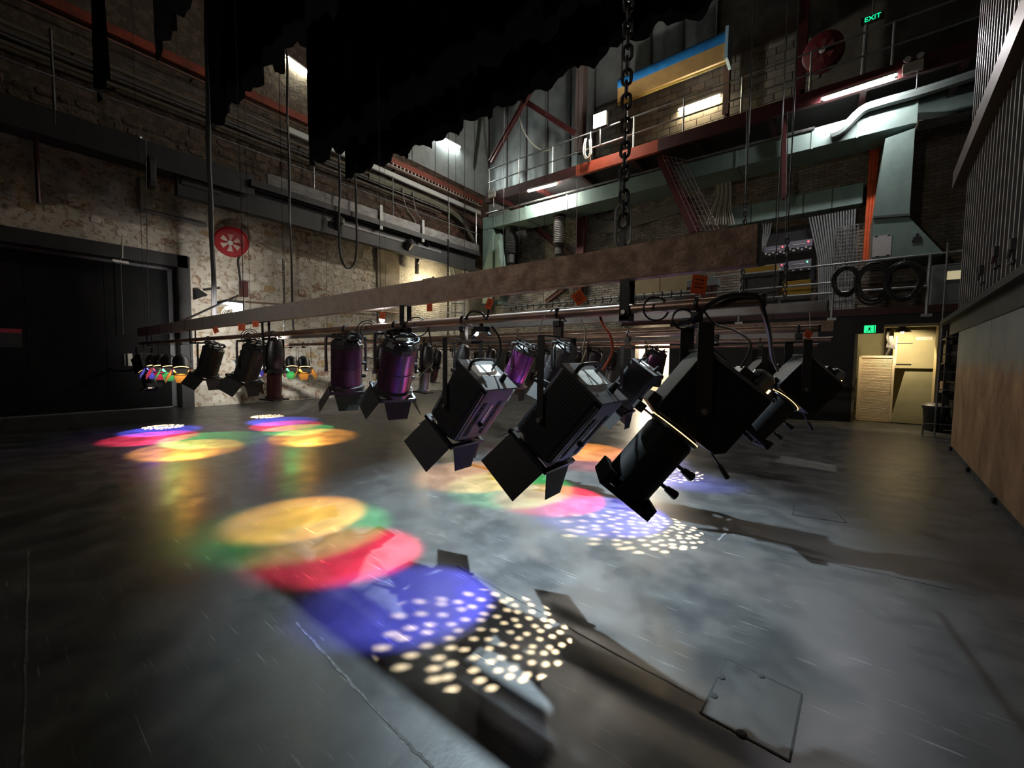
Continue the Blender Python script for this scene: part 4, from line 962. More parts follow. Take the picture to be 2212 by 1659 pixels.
# speaker boxes and red beam stub on the left
def boxat(name, label, cat, px0, py0, px1, py1, X, depth, mt):
    a = P(px0, py0, X=X); b = P(px1, py1, X=X); c = (a + b) / 2; t = thing(name, label, cat, (X, c.y, min(a.z, b.z)))
    MB().box(0, depth, -abs(a.y - b.y) / 2, abs(a.y - b.y) / 2, 0, abs(a.z - b.z)).build('body', mt, t, bevel=.01); return t, abs(a.y - b.y), abs(a.z - b.z)
t, w, h = boxat('junction_box', 'maroon steel box bolted under the catwalk at the far left', 'box', 8, 283, 152, 322, XW + .05, .4, REDOX)
MB().box(.4, .42, -w / 2, w / 2, 0, .05).build('flange', REDOX, t); MB().box(.4, .42, w / 2 - .02, w / 2 + .02, 0, h).build('edge_trim', WHITE, t)
MB().cyl((.2, -.05, -1.25), (.2, -.05, 0), .035, 8).build('drop_pipe', mat('maroon pipe', (.07, .02, .03), rough=.5), t)
t, w, h = boxat('speaker', 'black box speaker hung from the catwalk beside the grey pipe', 'speaker', 312, 345, 330, 412, XC - .3, .35, BLACK)
MB().cyl((.15, 0, h), (.15, 0, h + .3), .02, 6).build('bracket', DKST, t); MB().box(.35, .36, -w * .35, w * .35, .1, h - .1).build('grille', DKST, t)
c = P(301, 338, X=XC - .1); t = thing('camera_dome', 'small clear lamp fitting on the grey pipe', 'lamp', c)
MB().lathe([(.05, .25), (.09, .2), (.1, .05), (.07, -.1), (.03, -.14)], 12).build('glass', mat('smoky glass', (.25, .25, .24), rough=.1, metal=.3), t, smooth=True); MB().lathe([(.06, .22), (.06, .4)], 10).build('cap', STEEL, t)
pa = [P(302, 385, X=XW + .1), P(303, 420, X=XW + .1), P(306, 452, X=XW + .1), P(330, 458, X=XW + .1), P(445, 487, X=XW + .1)]
run('conduit', 'grey pipe dropping down then along the stone wall', 'conduit', smooth_path(pa, 4), .05, mat('grey pipe', (.16, .16, .15), rough=.5))
t, w, h = boxat('light_box', 'long black case hung under the catwalk', 'case', 382, 388, 470, 428, XC - .4, .3, BLACK)
MB().cyl((.1, .1, h), (.1, .1, h + .2), .02, 6).build('hanger', DKST, t)

# ================================================================ rear wall: ducts and steelwork
YD = 12.9
dl = P(1043, 473, Y=YD).x; dr = P(1979, 250, Y=YD).x
ztop = P(1134.5, 446.5, Y=YD).z; zbot = P(1134.5, 474.3, Y=YD).z
def ybox(name, m_, root, x0, x1, y0, y1, z0, z1, **k):
    r = root.location; return MB().box(x0 - r.x, x1 - r.x, y0 - r.y, y1 - r.y, z0 - r.z, z1 - r.z).build(name, m_, root, **k)
duct = thing('air_duct', 'long grey green sheet metal air duct across the rear wall', 'air duct', (dl, YD, zbot))
segs = [dl, -10.9, -9.35, -7.55, -5.6, -3.9, -2.2, -0.52, 0.35, dr]
for a, b in zip(segs[:-1], segs[1:]):
    ybox('duct_section', GREEN, duct, a + .012, b - .012, YD, YD + 1.0, zbot, ztop, bevel=.008)
    ybox('duct_flange', GREEN, duct, b - .02, b + .02, YD - .02, YD + 1.02, zbot - .02, ztop + .02)
vd = thing('air_duct', 'grey green vertical duct in the rear corner', 'air duct', (dl, YD, 3.9))
ybox('duct_section', GREEN, vd, dl, dl + .55, YD, YD + 1.0, 3.6, zbot - .02, bevel=.01)
ybox('duct_section', GREEN, vd, dl + .5, dl + .85, YD + .1, YD + .9, 4.1, zbot - .25, bevel=.01)
ybox('duct_flange', GREEN, vd, dl - .03, dl + 1.02, YD - .03, YD + .9, 4.9, 4.94)
ybox('vent_grille', BLACK, vd, dl + .6, dl + .9, YD + .08, YD + .1, 3.7, 4.0)
MB().prism([(0, 0), (.32, 0), (0, 1.9)], 0, .3, Matrix.Translation((1.0, .1, .2)) @ Matrix.Rotation(PI / 2, 4, 'X')).build('taper_cheek', GREEN, vd)
# drop duct with flared hood on the right
q = [P(1913, 299, Y=YD), P(1977, 276, Y=YD), P(1965, 462, Y=YD), P(1888, 468, Y=YD)]
hood = thing('extract_hood', 'grey green drop duct flaring into a hood above the mezzanine', 'air duct', (q[3].x, YD, P(1890, 560, Y=YD).z))
def quadprism(name, pts, y0, y1, mt, root):
    r = root.location; n = len(pts)
    vs = [(p.x - r.x, y0 - r.y, p.z - r.z) for p in pts] + [(p.x - r.x, y1 - r.y, p.z - r.z) for p in pts]
    return MB().add(vs, [list(range(n)), list(range(n, 2 * n))[::-1]] + [[i, n + i, n + (i + 1) % n, (i + 1) % n] for i in range(n)]).build(name, mt, root, bevel=.006)
quadprism('drop_section', q, YD, YD + .9, GREEN, hood)
quadprism('flange', [P(1887, 467, Y=YD), P(1966, 461, Y=YD), P(1966, 467, Y=YD), P(1886, 473, Y=YD)], YD - .03, YD + .92, mat('dark duct flange', (.08, .1, .09), rough=.5), hood)
quadprism('hood', [P(1886, 474, Y=YD), P(1963, 468, Y=YD), P(2040, 548, Y=YD), P(1884, 566, Y=YD)], YD, YD + 1.2, GREEN, hood)
a = P(1886, 511, Y=YD - .012); b = P(1924, 551, Y=YD - .012)
sh = tag(MB().box(a.x, b.x, YD - .012, YD - .006, b.z, a.z).build('notice_sheet', mat('white paper', (.62, .62, .6), (.52, .52, .5), 40, rough=.7)), 'white printed notice sheet taped to the green hood', 'notice')
for (px, py) in ((1893, 511), (1921, 508), (1918, 551), (1895, 554)):
    c = P(px, py, Y=YD - .014); MB().box(c.x - .03, c.x + .03, YD - .014, YD - .012, c.z - .012, c.z + .012).build('tape', BLACK, sh)
c = P(1981, 517, Y=YD - .01)
tp = thing('tape_mark', 'black tape patch shaped like a stack on the green hood', 'tape', c)
for dx, dz, w, h in ((0, -.07, .16, .07), (0, 0, .13, .06), (0, .06, .05, .07)): MB().box(-w / 2 + dx, w / 2 + dx, -.004, .004, dz, dz + h).build('strip', BLACK, tp)
# recessed duct at the far right
a = P(1985, 240, Y=14.0); b = P(2105, 200, Y=14.0)
rd = thing('air_duct', 'recessed grey green duct end right of the drop duct', 'air duct', (a.x, 13.95, 7.0))
quadprism('duct_section', [P(1984, 243, Y=13.9), P(1984, 205, Y=13.9), P(2104, 182, Y=13.9), P(2104, 238, Y=13.9)], 13.9, 14.25, GREEN, rd)
quadprism('underside_ledge', [P(1984, 272, Y=13.9), P(1984, 262, Y=13.9), P(2100, 238, Y=13.9), P(2100, 246, Y=13.9)], 13.9, 14.2, WHITE, rd)
# lower panelled duct
YL = 13.85
x0, x1 = P(1571, 470, Y=YL).x, P(1865, 415, Y=YL).x; z1, z0 = P(1720, 422, Y=YL).z, P(1720, 463, Y=YL).z
pd = thing('air_duct', 'panelled grey green wall duct above the dimmer racks', 'air duct', (x0, YL, z0))
for i in range(5): ybox('duct_panel', GREEN, pd, x0 + (x1 - x0) * i / 5 + .012, x0 + (x1 - x0) * (i + 1) / 5 - .012, YL, YL + .42, z0, z1, bevel=.012)
ybox('duct_core', mat('dark green seam', (.07, .1, .09), rough=.5), pd, x0, x1, YL + .02, YL + .43, z0 + .01, z1 - .01)
# flexible spiral nozzles
for k, (px, y0_, y1_) in enumerate(((1106, 488, 570), (1210, 460, 552))):
    top = P(px, y0_, Y=YD + .4); bot = P(px - 3, y1_, Y=YD + .4); h = top.z - bot.z
    t = thing('duct_nozzle', ['dark spiral air nozzle nearer the corner', 'silver spiral air nozzle beside the red column'][k], 'air nozzle', bot)
    pr = []; n = 15
    for i in range(n): pr += [(.2, h * (.28 + .62 * i / n)), (.23, h * (.28 + .62 * (i + .5) / n))]
    MB().lathe(pr, 16).build('spiral_hose', STEEL if k else mat('dark foil hose', (.1, .1, .1), rough=.35, metal=.7), t, smooth=True)
    MB().lathe([(.21, h * .9), (.24, h * .93), (.24, h + .1)], 16).build('collar', BLACK, t); MB().lathe([(.12, 0), (.16, .03), (.16, h * .24), (.24, h * .28), (.2, h * .3)], 16).build('nozzle', DKST, t, smooth=True)

# red columns and braces
def steel(name, label, a, b, w, h, mt=REDOX, cat='steel member'):
    c0 = Vector(a); t = thing(name, label, cat, c0); d = Vector(b) - c0
    MB().bar((0, 0, 0), d, w * .25, h).build('web', mt, t)
    up = Vector((0, 1, 0)) if abs(d.normalized().z) > .9 else Vector((0, 0, 1))
    z = d.normalized(); x = up.cross(z).normalized(); y = z.cross(x)
    for s in (-1, 1): MB().bar(y * (s * h / 2), d + y * (s * h / 2), w, .025, up=up).build('flange', mt, t)
    return t
steel('steel_column', 'dark red steel column by the silver air nozzle', P(1252, 640, Y=14.12), P(1262, 455, Y=14.12), .34, .4)
steel('steel_brace', 'dark red diagonal brace behind the silver nozzle', P(1135, 472, Y=14.15), P(1240, 560, Y=14.15), .12, .2)
steel('steel_brace', 'dark red low diagonal brace above the hung hook bar', P(1180, 652, Y=14.22), P(1225, 617, Y=14.22), .1, .16)
steel('steel_column', 'thin dark red hanger column left of the panelled duct', P(1694, 430, Y=12.75), P(1693, 235, Y=12.75), .1, .14)
steel('steel_brace', 'long dark red cross brace in front of the foil lining', P(1060, 350, Y=13.1), P(1148, 192, Y=13.1), .12, .16)
steel('steel_brace', 'short dark red cross brace under the drape hem', P(1112, 205, Y=13.3), P(1242, 288, Y=13.3), .12, .16)
steel('steel_column', 'pale brown column in the foil lining beside the flood', P(1252, 330, Y=13.6), P(1258, 130, Y=13.6), .3, .3, mat('dusty brown steel', (.16, .12, .11), rough=.6))
steel('steel_column', 'brown column at the end of the blue roll', P(1568, 250, Y=13.95), P(1574, 80, Y=13.95), .16, .2, mat('dull brown steel', (.1, .06, .05), rough=.6))
steel('steel_column', 'dark red column by the upper hose reel', P(1728, 200, Y=13.6), P(1740, 0, Y=13.6), .2, .26)

# upper rear catwalk
YC2 = 12.35
zc = P(1420, 312, Y=YC2).z
cw2 = thing('catwalk', 'red oxide steel catwalk high along the rear wall', 'catwalk', (-11.0, YC2, zc))
ybox('beam', REDOX, cw2, -10.9, -6.9, YC2, YC2 + .12, zc - .2, zc + .14)
ybox('beam', mat('flood lit red beam', (.62, .10, .04), (.5, .08, .035), 4, rough=.5, coords='World'), cw2, -6.9, -4.2, YC2, YC2 + .12, zc - .2, zc + .14)  # orange glow of the flood on the red beam, put into its colour
ybox('beam', REDOX, cw2, -4.2, 2.4, YC2, YC2 + .12, zc - .2, zc + .14)
ybox('deck', mat('catwalk mesh deck', (.045, .04, .04), rough=.7), cw2, -10.9, 2.4, YC2 + .1, 14.2, zc - .02, zc + .04)
for x in (-10.4, -8.6, -6.8, -5.0, -3.2, -1.4, .4, 2.0):
    ybox('cross_beam', REDOX, cw2, x - .06, x + .06, YC2 + .1, 14.2, zc - .2, zc - .02)
for dz in (.55, 1.05):
    MB().cyl((.2, .03, dz), (13.3, .03, dz), .022, 8).build('rail', GALV, cw2, smooth=True)
for k in range(10): MB().cyl((.25 + k * 1.45, .03, 0), (.25 + k * 1.45, .03, 1.07), .024, 8).build('rail_post', GALV, cw2, smooth=True)
for a, b in (((1368, 290), (1385, 325)), ((1372, 255), (1386, 270))): pass
# fluorescent fittings
def fluoro(label, a, b, col, e, drop=.05, group='fluorescent tube lights'):
    a = Vector(a); b = Vector(b); t = thing('fluorescent_light', label, 'tube light', a, group)
    d = b - a; MB().bar((0, 0, drop), d + Vector((0, 0, drop)), .09, .05).build('batten', WHITE, t)
    MB().cyl((0, 0, 0), d, .036, 10).build('tube', emit('tube glow %s' % label[:14], col, e), t, smooth=True)
    for p in (Vector((0, 0, 0)), d): MB().box(-.03, .03, -.03, .03, -.04, drop).build('end_cap', WHITE, t, loc=p)
    return t
fluoro('white tube light under the catwalk near the corner', P(1141, 413, Y=YC2 - .05), P(1203, 397, Y=YC2 - .05), (1, .95, .86), E_TUBE * 1.6)
fluoro('warm tube light on the concrete block wall', P(1466, 238, Y=14.22), P(1556, 206, Y=14.22), (1, .78, .46), E_TUBE * 1.1)
fluoro('long white tube light under the platform at the right', P(1776, 215, Y=YC2 - .1), P(1936, 163, Y=YC2 - .1), (1, .94, .98), E_TUBE)
fluoro('tube light glowing below the wide drape hem', P(945, 293, X=-12.37), P(993, 318, X=-12.37), (.92, 1, .95), E_TUBE)
t = fluoro('greenish tube light between two black drapes', P(617, 122, X=-12.4), P(667, 158, X=-12.4), (.97, 1, .78), E_TUBE * 1.1)
MB().prism([(-.1, 0), (.9, -.1), (.9, .35), (-.1, .35)], -.02, 0, Matrix.Rotation(PI / 2, 4, 'Z') @ Matrix.Rotation(PI / 2, 4, 'X')).build('reflector', WHITE, t, loc=(-.08, 0, -.1))
# starburst flood
c = P(1295, 258, Y=YC2 - .1)
t = thing('flood_light', 'dazzling flood light clamped to the upper catwalk rail', 'flood light', c)
MB().box(-.23, .23, .02, .14, -.22, .22).build('housing', DKST, t, bevel=.01); MB().box(-.21, .21, .0, .02, -.2, .2).build('glass', emit('burst glass', (1, .93, .8), 110), t)
MB().cyl((0, .08, -.75), (0, .08, -.16), .02, 6).build('stem', STEEL, t)
point('burst_glow', c + Vector((0, -.12, 0)), E_BURST, (1, .93, .82), .1)

# blue and tan roll
a = P(1340, 205, Y=13.3); b = P(1571, 92, Y=13.3); b.z = a.z + .05
t = thing('rolled_screen', 'rolled blue and tan sheet hung below the rear roof', 'rolled sheet', a)
d = b - a; MB().tube([Vector((0, 0, .22)), d + Vector((0, 0, .22))], .26, 14).build('blue_roll', mat('blue tarpaulin', (.02, .2, .5), (.015, .12, .34), 3, rough=.4, coords='World'), t, smooth=True)
MB().box(0, d.x, -.22, -.14, -.35, .12).build('tan_board', mat('tan ply board', (.42, .27, .1), (.36, .22, .08), 4, rough=.6, coords='World'), t)
MB().cyl((0, -.16, -.4), (d.x, -.16, -.4), .03, 8).build('bottom_bar', mat('brass yellow bar', (.5, .36, .08), rough=.4), t)
MB().cyl((.3, 0, .4), (.3, 0, 13.05 - a.z), .015, 6).build('hanger', STEEL, t); MB().cyl((d.x - .3, 0, .4), (d.x - .3, 0, 13.05 - a.z), .015, 6).build('hanger', STEEL, t)
MB().box(d.x, d.x + .08, -.3, .3, -.35, .5).build('end_bracket', mat('pale blue bracket', (.3, .5, .65), rough=.5), t)
# right-hand high platform: timber, pipe, reel, signs
t = thing('platform_panel', 'timber edged panel under the high platform', 'panel', P(1735, 260, Y=14.1))
r0 = Vector(t.location)
for i, (p_, q_) in enumerate((((1740, 225), (1965, 160)), ((1735, 262), (1965, 195)))): pass
quadprism('panel', [P(1738, 258, Y=14.1), P(1735, 226, Y=14.1), P(1960, 158, Y=14.1), P(1962, 190, Y=14.1)], 14.1, 14.2, mat('dull beige panel', (.3, .25, .18), rough=.7), t)
quadprism('timber_edge', [P(1738, 263, Y=14.08), P(1738, 256, Y=14.08), P(1962, 187, Y=14.08), P(1962, 194, Y=14.08)], 14.02, 14.1, mat('pine edge', (.5, .32, .14), rough=.6), t)
run('service_pipe', 'large grey green pipe stepping down beside the drop duct', 'pipe', smooth_path([P(1795, 293, Y=12.8), P(1820, 280, Y=12.8), P(1860, 240, Y=12.8), P(1900, 224, Y=12.8), P(2000, 196, Y=12.8), P(2110, 160, Y=12.8)], 4), .11, mat('grey green pipe', (.22, .27, .25), rough=.45))
run('service_pipe', 'long thin pipe on top of the big duct', 'pipe', [P(1050, 462, Y=YD - .05), P(1640, 306, Y=YD - .05), P(1760, 276, Y=YD - .05)], .035, STEEL)
def hose_reel(c, n, label, R, scale_mats):
    t = thing('hose_reel', label, 'hose reel', c); n = Vector(n).normalized(); muted = 'dim' in label  # dim reel: its weaker light is put into darker reds
    M_ = n.to_track_quat('Z', 'Y').to_matrix().to_4x4(); RED = mat('dusty red', (.13, .006, .01), (.1, .006, .01), 5, rough=.5) if muted else mat('fire red', (.36, .008, .012), (.3, .008, .01), 5, rough=.3)
    MB().lathe([(R, 0), (R, .06), (R * .86, .07), (R * .86, .2), (R, .21), (R, .27), (R * .9, .3)], 24, M_).build('drum', RED, t, smooth=True)
    CR = mat('dusty reel red', (.16, .04, .04), rough=.5) if muted else mat('reel cream', (.6, .5, .42), (.45, .2, .16), 4, rough=.4)
    MB().lathe([(R * .16, .3), (R * .16, .34), (.01, .35)], 16, M_).build('hub', WHITE, t, smooth=True)
    for k in range(6):
        an = 2 * PI * k / 6 + .4; u = Vector((math.cos(an), math.sin(an), 0)); v = Vector((-u.y, u.x, 0))
        pts = [u * R * .2 - v * R * .05, u * R * .2 + v * R * .05, u * R * .58 + v * R * .17, u * R * .58 - v * R * .17]
        MB().prism([(p.x, p.y) for p in pts], .3, .305, M_).build('spoke_plate', CR, t)
    MB().box(-.3, 0, -.08, .08, -.1, .25, M_ @ Matrix.Rotation(PI / 2, 4, 'Y')).build('bracket', BLACK, t)
    return t
c = P(503, 520, X=XW + .35)
t = hose_reel(c, (1, -.55, -.5), 'red fire hose reel mounted on the stone wall', .36, None)
pts = [P(522, 548, X=XW + .3), P(514, 562, X=XW + .25), P(517, 590, X=XW + .2), P(521, 620, X=XW + .2), P(526, 640, X=XW + .2)]
MB().tube([p - c for p in smooth_path(pts, 4)], .025, 6).build('hose', CABLE, t, smooth=True)
MB().box(-.08, .08, -.08, .08, -.2, .2).build('valve_box', REDOX, t, loc=P(526, 625, X=XW + .15) - c)
hose_reel(P(1780, 118, Y=13.2), (-.1, -1, -.2), 'dim red hose reel on the high rear platform', .42, None)
# signs
def text_mesh(s, size, name):
    cu = bpy.data.curves.new(name, 'FONT'); cu.body = s; cu.size = size; cu.align_x = 'CENTER'; cu.align_y = 'CENTER'; cu.extrude = .004
    o = bpy.data.objects.new(name, cu); COL.objects.link(o); dg = bpy.context.evaluated_depsgraph_get()
    me = bpy.data.meshes.new_from_object(o.evaluated_get(dg)); bpy.data.objects.remove(o); bpy.data.curves.remove(cu); me.name = name; return me
c = P(1885, 38, Y=12.6); t = thing('exit_sign', 'glowing green EXIT sign high on the rear platform', 'exit sign', c)
EXG = emit('exit green', (.0, 1, .42), 1.0)
MB().box(-.2, .2, .01, .05, -.08, .08).build('sign_box', BLACK, t)
o = link('lettering', text_mesh('EXIT', .14, 'lettering'), EXG, t, (0, 0, 0), (PI / 2, math.radians(0), 0))
MB().cyl((0, .03, .1), (0, .03, 3), .015, 6).build('drop_rod', STEEL, t)
MB().cyl((-.12, .05, -1.35), (-.1, .05, -.07), .04, 8).build('post', GALV, t)
c = P(1879, 711, Y=YM - .04); t = thing('exit_sign', 'green running figure exit sign above the store doorway', 'exit sign', c)
MB().box(-.33, .22, .0, .04, -.09, .09).build('sign_box', BLACK, t)
MB().box(-.09, .09, -.006, .0, -.075, .075).build('green_panel', emit('exit panel', (.0, .75, .2), 1.6), t)
fg = MB(); DG = mat('sign dark green', (.0, .03, .01), rough=.6)
for a, b, w in (((.005, .05), (.012, .05), .022), ((-.002, .035), (-.012, -.01), .026), ((-.012, -.01), (.02, -.03), .014), ((.02, -.03), (.012, -.062), .012), ((-.012, -.01), (-.03, -.04), .014), ((-.03, -.04), (-.055, -.045), .012), ((.0, .03), (.03, .012), .01), ((0, .03), (-.028, .018), .01)):
    fg.bar((a[0], -.009, a[1]), (b[0], -.009, b[1]), w, .004, up=(0, 1, 0))
fg.build('running_figure', DG, t)
MB().box(.06, .075, -.009, -.006, -.07, .07).build('door_symbol', DG, t)
def twin_spot(label, c):
    t = thing('emergency_light', label, 'emergency light', c, 'twin emergency lights'); MB().box(-.16, .16, -.05, .05, -.12, .08).build('case', WHITE, t, bevel=.01)
    for s in (-1, 1):
        h = MB().lathe([(.03, 0), (.06, .04), (.06, .06)], 10, Matrix.Translation((s * .1, -.02, .14)) @ Matrix.Rotation(PI / 2, 4, 'X')).build('lamp_head', WHITE, t, smooth=True)
        MB().cyl((s * .1, 0, .08), (s * .1, 0, .14), .01, 6).build('neck', STEEL, t)
    MB().cyl((.08, 0, -.5), (.08, 0, -.1), .012, 6).build('conduit', STEEL, t)
twin_spot('white twin head emergency light near the rear corner', P(1063, 420, Y=YC2 - .04))
twin_spot('white twin head emergency light by the long tube light', P(1972, 143, Y=YC2 - .04))
# ================================================================ mezzanine fittings
t = thing('guard_rail', 'grey tubular guard rail along the mezzanine edge', 'guard rail', (0.05, YM - .08, 2.27))
r0 = Vector(t.location)
def rel(v): return Vector(v) - r0
for x in (-2.62, -1.72, 0.05, 1.5):
    MB().cyl(rel((x, YM - .08, 2.2)), rel((x, YM - .08, 3.37)), .026, 10).build('post', GALV, t, smooth=True); MB().box(x - r0.x - .08, x - r0.x + .08, -.02, .03, -.1, -.04).build('foot_plate', GALV, t)
for z, a, b in ((3.36, -2.65, 1.95), (2.98, -3.9, .05), (2.76, -3.9, 1.5)):
    MB().cyl(rel((a, YM - .08, z)), rel((b, YM - .08, z)), .021, 10).build('rail', GALV, t, smooth=True)
MB().cyl(rel((1.95, YM - .08, 3.36)), rel((1.95, YM - .08, 2.3)), .012, 6).build('wire_stay', DKST, t)
def coil(px, py, r, sag, label, seed):
    random.seed(seed); c = P(px, py, Y=YM - .13); t = thing('cable_coil', label, 'cable coil', c, 'cable coils hung on the guard rail')
    for k in range(17):
        rr = r * random.uniform(.68, 1.0); s = sag * random.uniform(.7, 1.2); ph = random.uniform(-.3, .3); pts = []
        for i in range(28):
            a = 2 * PI * i / 28; z = rr * 1.12 * math.sin(a); z = z - s * (1 - math.sin(a)) * .35
            pts.append((rr * math.cos(a) * (1 + .05 * math.sin(3 * a + ph)), .02 * math.sin(2 * a + k) - .004 * k, z))
        MB().tube(pts, .012, 6, closed=True).build('turn', CABLE, t, smooth=True)
    MB().cyl((0, 0, r), (0, .06, r * 1.25), .012, 6).build('tie', mat('pale tie', (.4, .45, .42), rough=.6), t)
coil(1827, 602, .24, .18, 'smallest black cable coil on the guard rail', 1)
coil(1886, 602, .29, .26, 'middle black cable coil on the guard rail', 2)
coil(1952, 602, .31, .16, 'roundest black cable coil, nearest the corrugated wall', 3)
random.seed(5)
YW = 13.95
def wallbox(name, label, cat, x0, y0, x1, y1, Y, d, mt):
    a = P(x0, (y0 + y1) / 2, Y=Y); b = P(x1, (y0 + y1) / 2, Y=Y); z1 = P((x0 + x1) / 2, y0, Y=Y).z; z0 = P((x0 + x1) / 2, y1, Y=Y).z
    t = thing(name, label, cat, ((a.x + b.x) / 2, Y, z0)); MB().box(a.x - t.location.x, b.x - t.location.x, 0, d, 0, z1 - z0).build('body', mt, t, bevel=.008); return t, b.x - a.x, z1 - z0
# dimmer racks
wallbox('rack_board', 'black backing board behind the dimmer packs', 'board', 1634, 492, 1762, 612, YW + .19, .1, BLACK)
LED = emit('red led', (1, .03, .05), 5); GLED = emit('green led', (.1, 1, .4), 3)
for k, (x0, y0, x1, y1) in enumerate(((1651, 531, 1698, 552), (1702, 519, 1755, 543), (1652, 570, 1696, 588), (1702, 562, 1752, 586))):
    t, w, h = wallbox('dimmer_pack', ['upper dimmer pack nearer the rusty beam', 'upper dimmer pack nearer the conduits', 'lower dimmer pack partly behind a yellow case', 'lower dimmer pack with a green led'][k], 'dimmer', x0, y0, x1, y1, YW, .2, mat('dark grey pack', (.2, .2, .24), rough=.4))
    MB().box(-w / 2, w / 2, -.006, 0, 0, h * .38).build('socket_strip', mat('black strip', (.01, .01, .01), rough=.5), t)
    for i in range(6): MB().lathe([(.03, 0), (.03, .02), (.02, .03)], 8, Matrix.Translation((-w / 2 + w * (i + .5) / 6, -.006, h * (.13 if i % 2 else .27))) @ Matrix.Rotation(PI / 2, 4, 'X')).build('socket', WHITE, t)
    MB().box(-w * .3, w * .2, -.008, 0, h * .62, h * .7).build('fader_slot', WHITE, t); MB().box(w * .3, w * .36, -.012, 0, h * .72, h * .84).build('led', LED if k < 3 else GLED, t)
# conduits, perforated tray, orange pipes
t = thing('conduit_bank', 'bank of thin grey conduits fanning down the rear wall', 'conduit', P(1790, 560, Y=YW)); r0 = Vector(t.location)
for i in range(17):
    a = P(1748 + i * 6.2, 470 - i * 1.2, Y=YW); b = P(1768 + i * 4.6, 560, Y=YW); c = P(1770 + i * 4.6, 672, Y=YW)
    MB().tube([a - r0, b - r0, c - r0], .022, 6).build('conduit', GALV, t, smooth=True)
t = thing('conduit_bank', 'few thin conduits bending down at the rusty beam end', 'conduit', P(1655, 520, Y=YW)); r0 = Vector(t.location)
for i in range(5):
    MB().tube([P(1642 + i * 6, 484 - i * 1.2, Y=YW) - r0, P(1646 + i * 4, 505, Y=YW) - r0, P(1648, 545, Y=YW) - r0], .02, 6).build('conduit', GALV, t, smooth=True)
a = P(1804, 500, Y=YW - .08); b = P(1854, 490, Y=YW - .08); zt, zb = P(1830, 488, Y=YW - .08).z, P(1830, 668, Y=YW - .08).z
t = thing('cable_tray', 'vertical perforated steel cable tray beside the orange pipes', 'cable tray', (a.x, YW - .08, zb)); w = b.x - a.x; h = zt - zb
for i in range(8): MB().box(w * i / 7 - .012, w * i / 7 + .012, 0, .012, 0, h).build('strip', STEEL, t)
for i in range(24): MB().box(0, w, .002, .01, h * i / 23 - .014, h * i / 23 + .014).build('rung', STEEL, t)
for i in range(3):
    a = P(1897 - i * 7, 310, Y=13.9); b = P(1879 - i * 6, 562, Y=13.9)
    tag(MB().cyl(a, b, .035, 10).build('orange_pipe', ORANGE, None, smooth=True), ['orange riser pipe nearest the green hood', 'middle of the three orange riser pipes', 'orange riser pipe nearest the cable tray'][i], 'pipe', 'orange riser pipes')
YEL = mat('yellow case', (.72, .42, .01), (.62, .36, .01), 6, rough=.45)
for k, (x0, y0, x1, y1) in enumerate(((1608, 575, 1678, 590), (1690, 606, 1750, 637))):
    t, w, h = wallbox('yellow_case', ['yellow case end showing above the guard rail', 'square yellow case behind the lower rails'][k], 'case', x0, y0, x1, y1, YM + .5, .4, YEL)
    MB().box(-w / 2 - .02, w / 2 + .02, -.01, .42, 2.36 - t.location.z, 0).build('dark_base', DKST, t)
t, w, h = wallbox('timber_board', 'pale tan board leaning behind the mezzanine rail', 'board', 1353, 600, 1505, 634, 13.6, .05, mat('pale tan board', (.42, .34, .2), (.37, .3, .17), 3, rough=.7))
MB().box(-.01, .01, -.004, 0, 0, h).build('joint', mat('tan joint', (.15, .11, .07), rough=.7), t); MB().box(-w / 2, w / 2, -.06, 0, 2.36 - t.location.z, 0).build('dark_plinth', DKST, t)
t, w, h = wallbox('equipment_case', 'small grey blue equipment case on the mezzanine', 'case', 1484, 603, 1550, 618, 12.4, .4, mat('grey blue case', (.25, .28, .3), rough=.4))
MB().box(-w / 2, w / 2, -.02, 0, 2.36 - t.location.z, 0).build('stand', REDOX, t)
t, w, h = wallbox('control_desk', 'pale green cabinet with a lit window at the mezzanine end', 'cabinet', 2012, 570, 2084, 660, 12.9, .6, mat('dull sage cabinet', (.13, .15, .13), rough=.6))
MB().box(-w * .1, w * .48, -.01, 0, h * .62, h * .82).build('window', emit('lamp window', (1, .85, .45), .35), t)
# caged ladder brace by the timber board
t = steel('steel_brace', 'sloping dark red ladder frame with wire mesh', P(1428, 335, Y=12.75), P(1503, 500, Y=12.75), .3, .14, mat('dusty red steel', (.14, .035, .035), rough=.5)); r0 = Vector(t.location)
mb = MB()
for i in range(16):
    u = i / 15; p = P(1430 + 75 * u, 335 + 165 * u, Y=12.65); q_ = P(1478 + 75 * u, 345 + 150 * u, Y=12.65); mb.tube([p - r0, q_ - r0], .006, 4)
for i in range(6):
    u = i / 5; mb.tube([P(1430 + 48 * u, 335 + 10 * u, Y=12.65) - r0, P(1505 + 48 * u, 500 - 5 * u, Y=12.65) - r0], .006, 4)
o = mb.build('wire_mesh', mat('pink grey wire', (.25, .16, .16), rough=.5), t); o['kind'] = 'stuff'
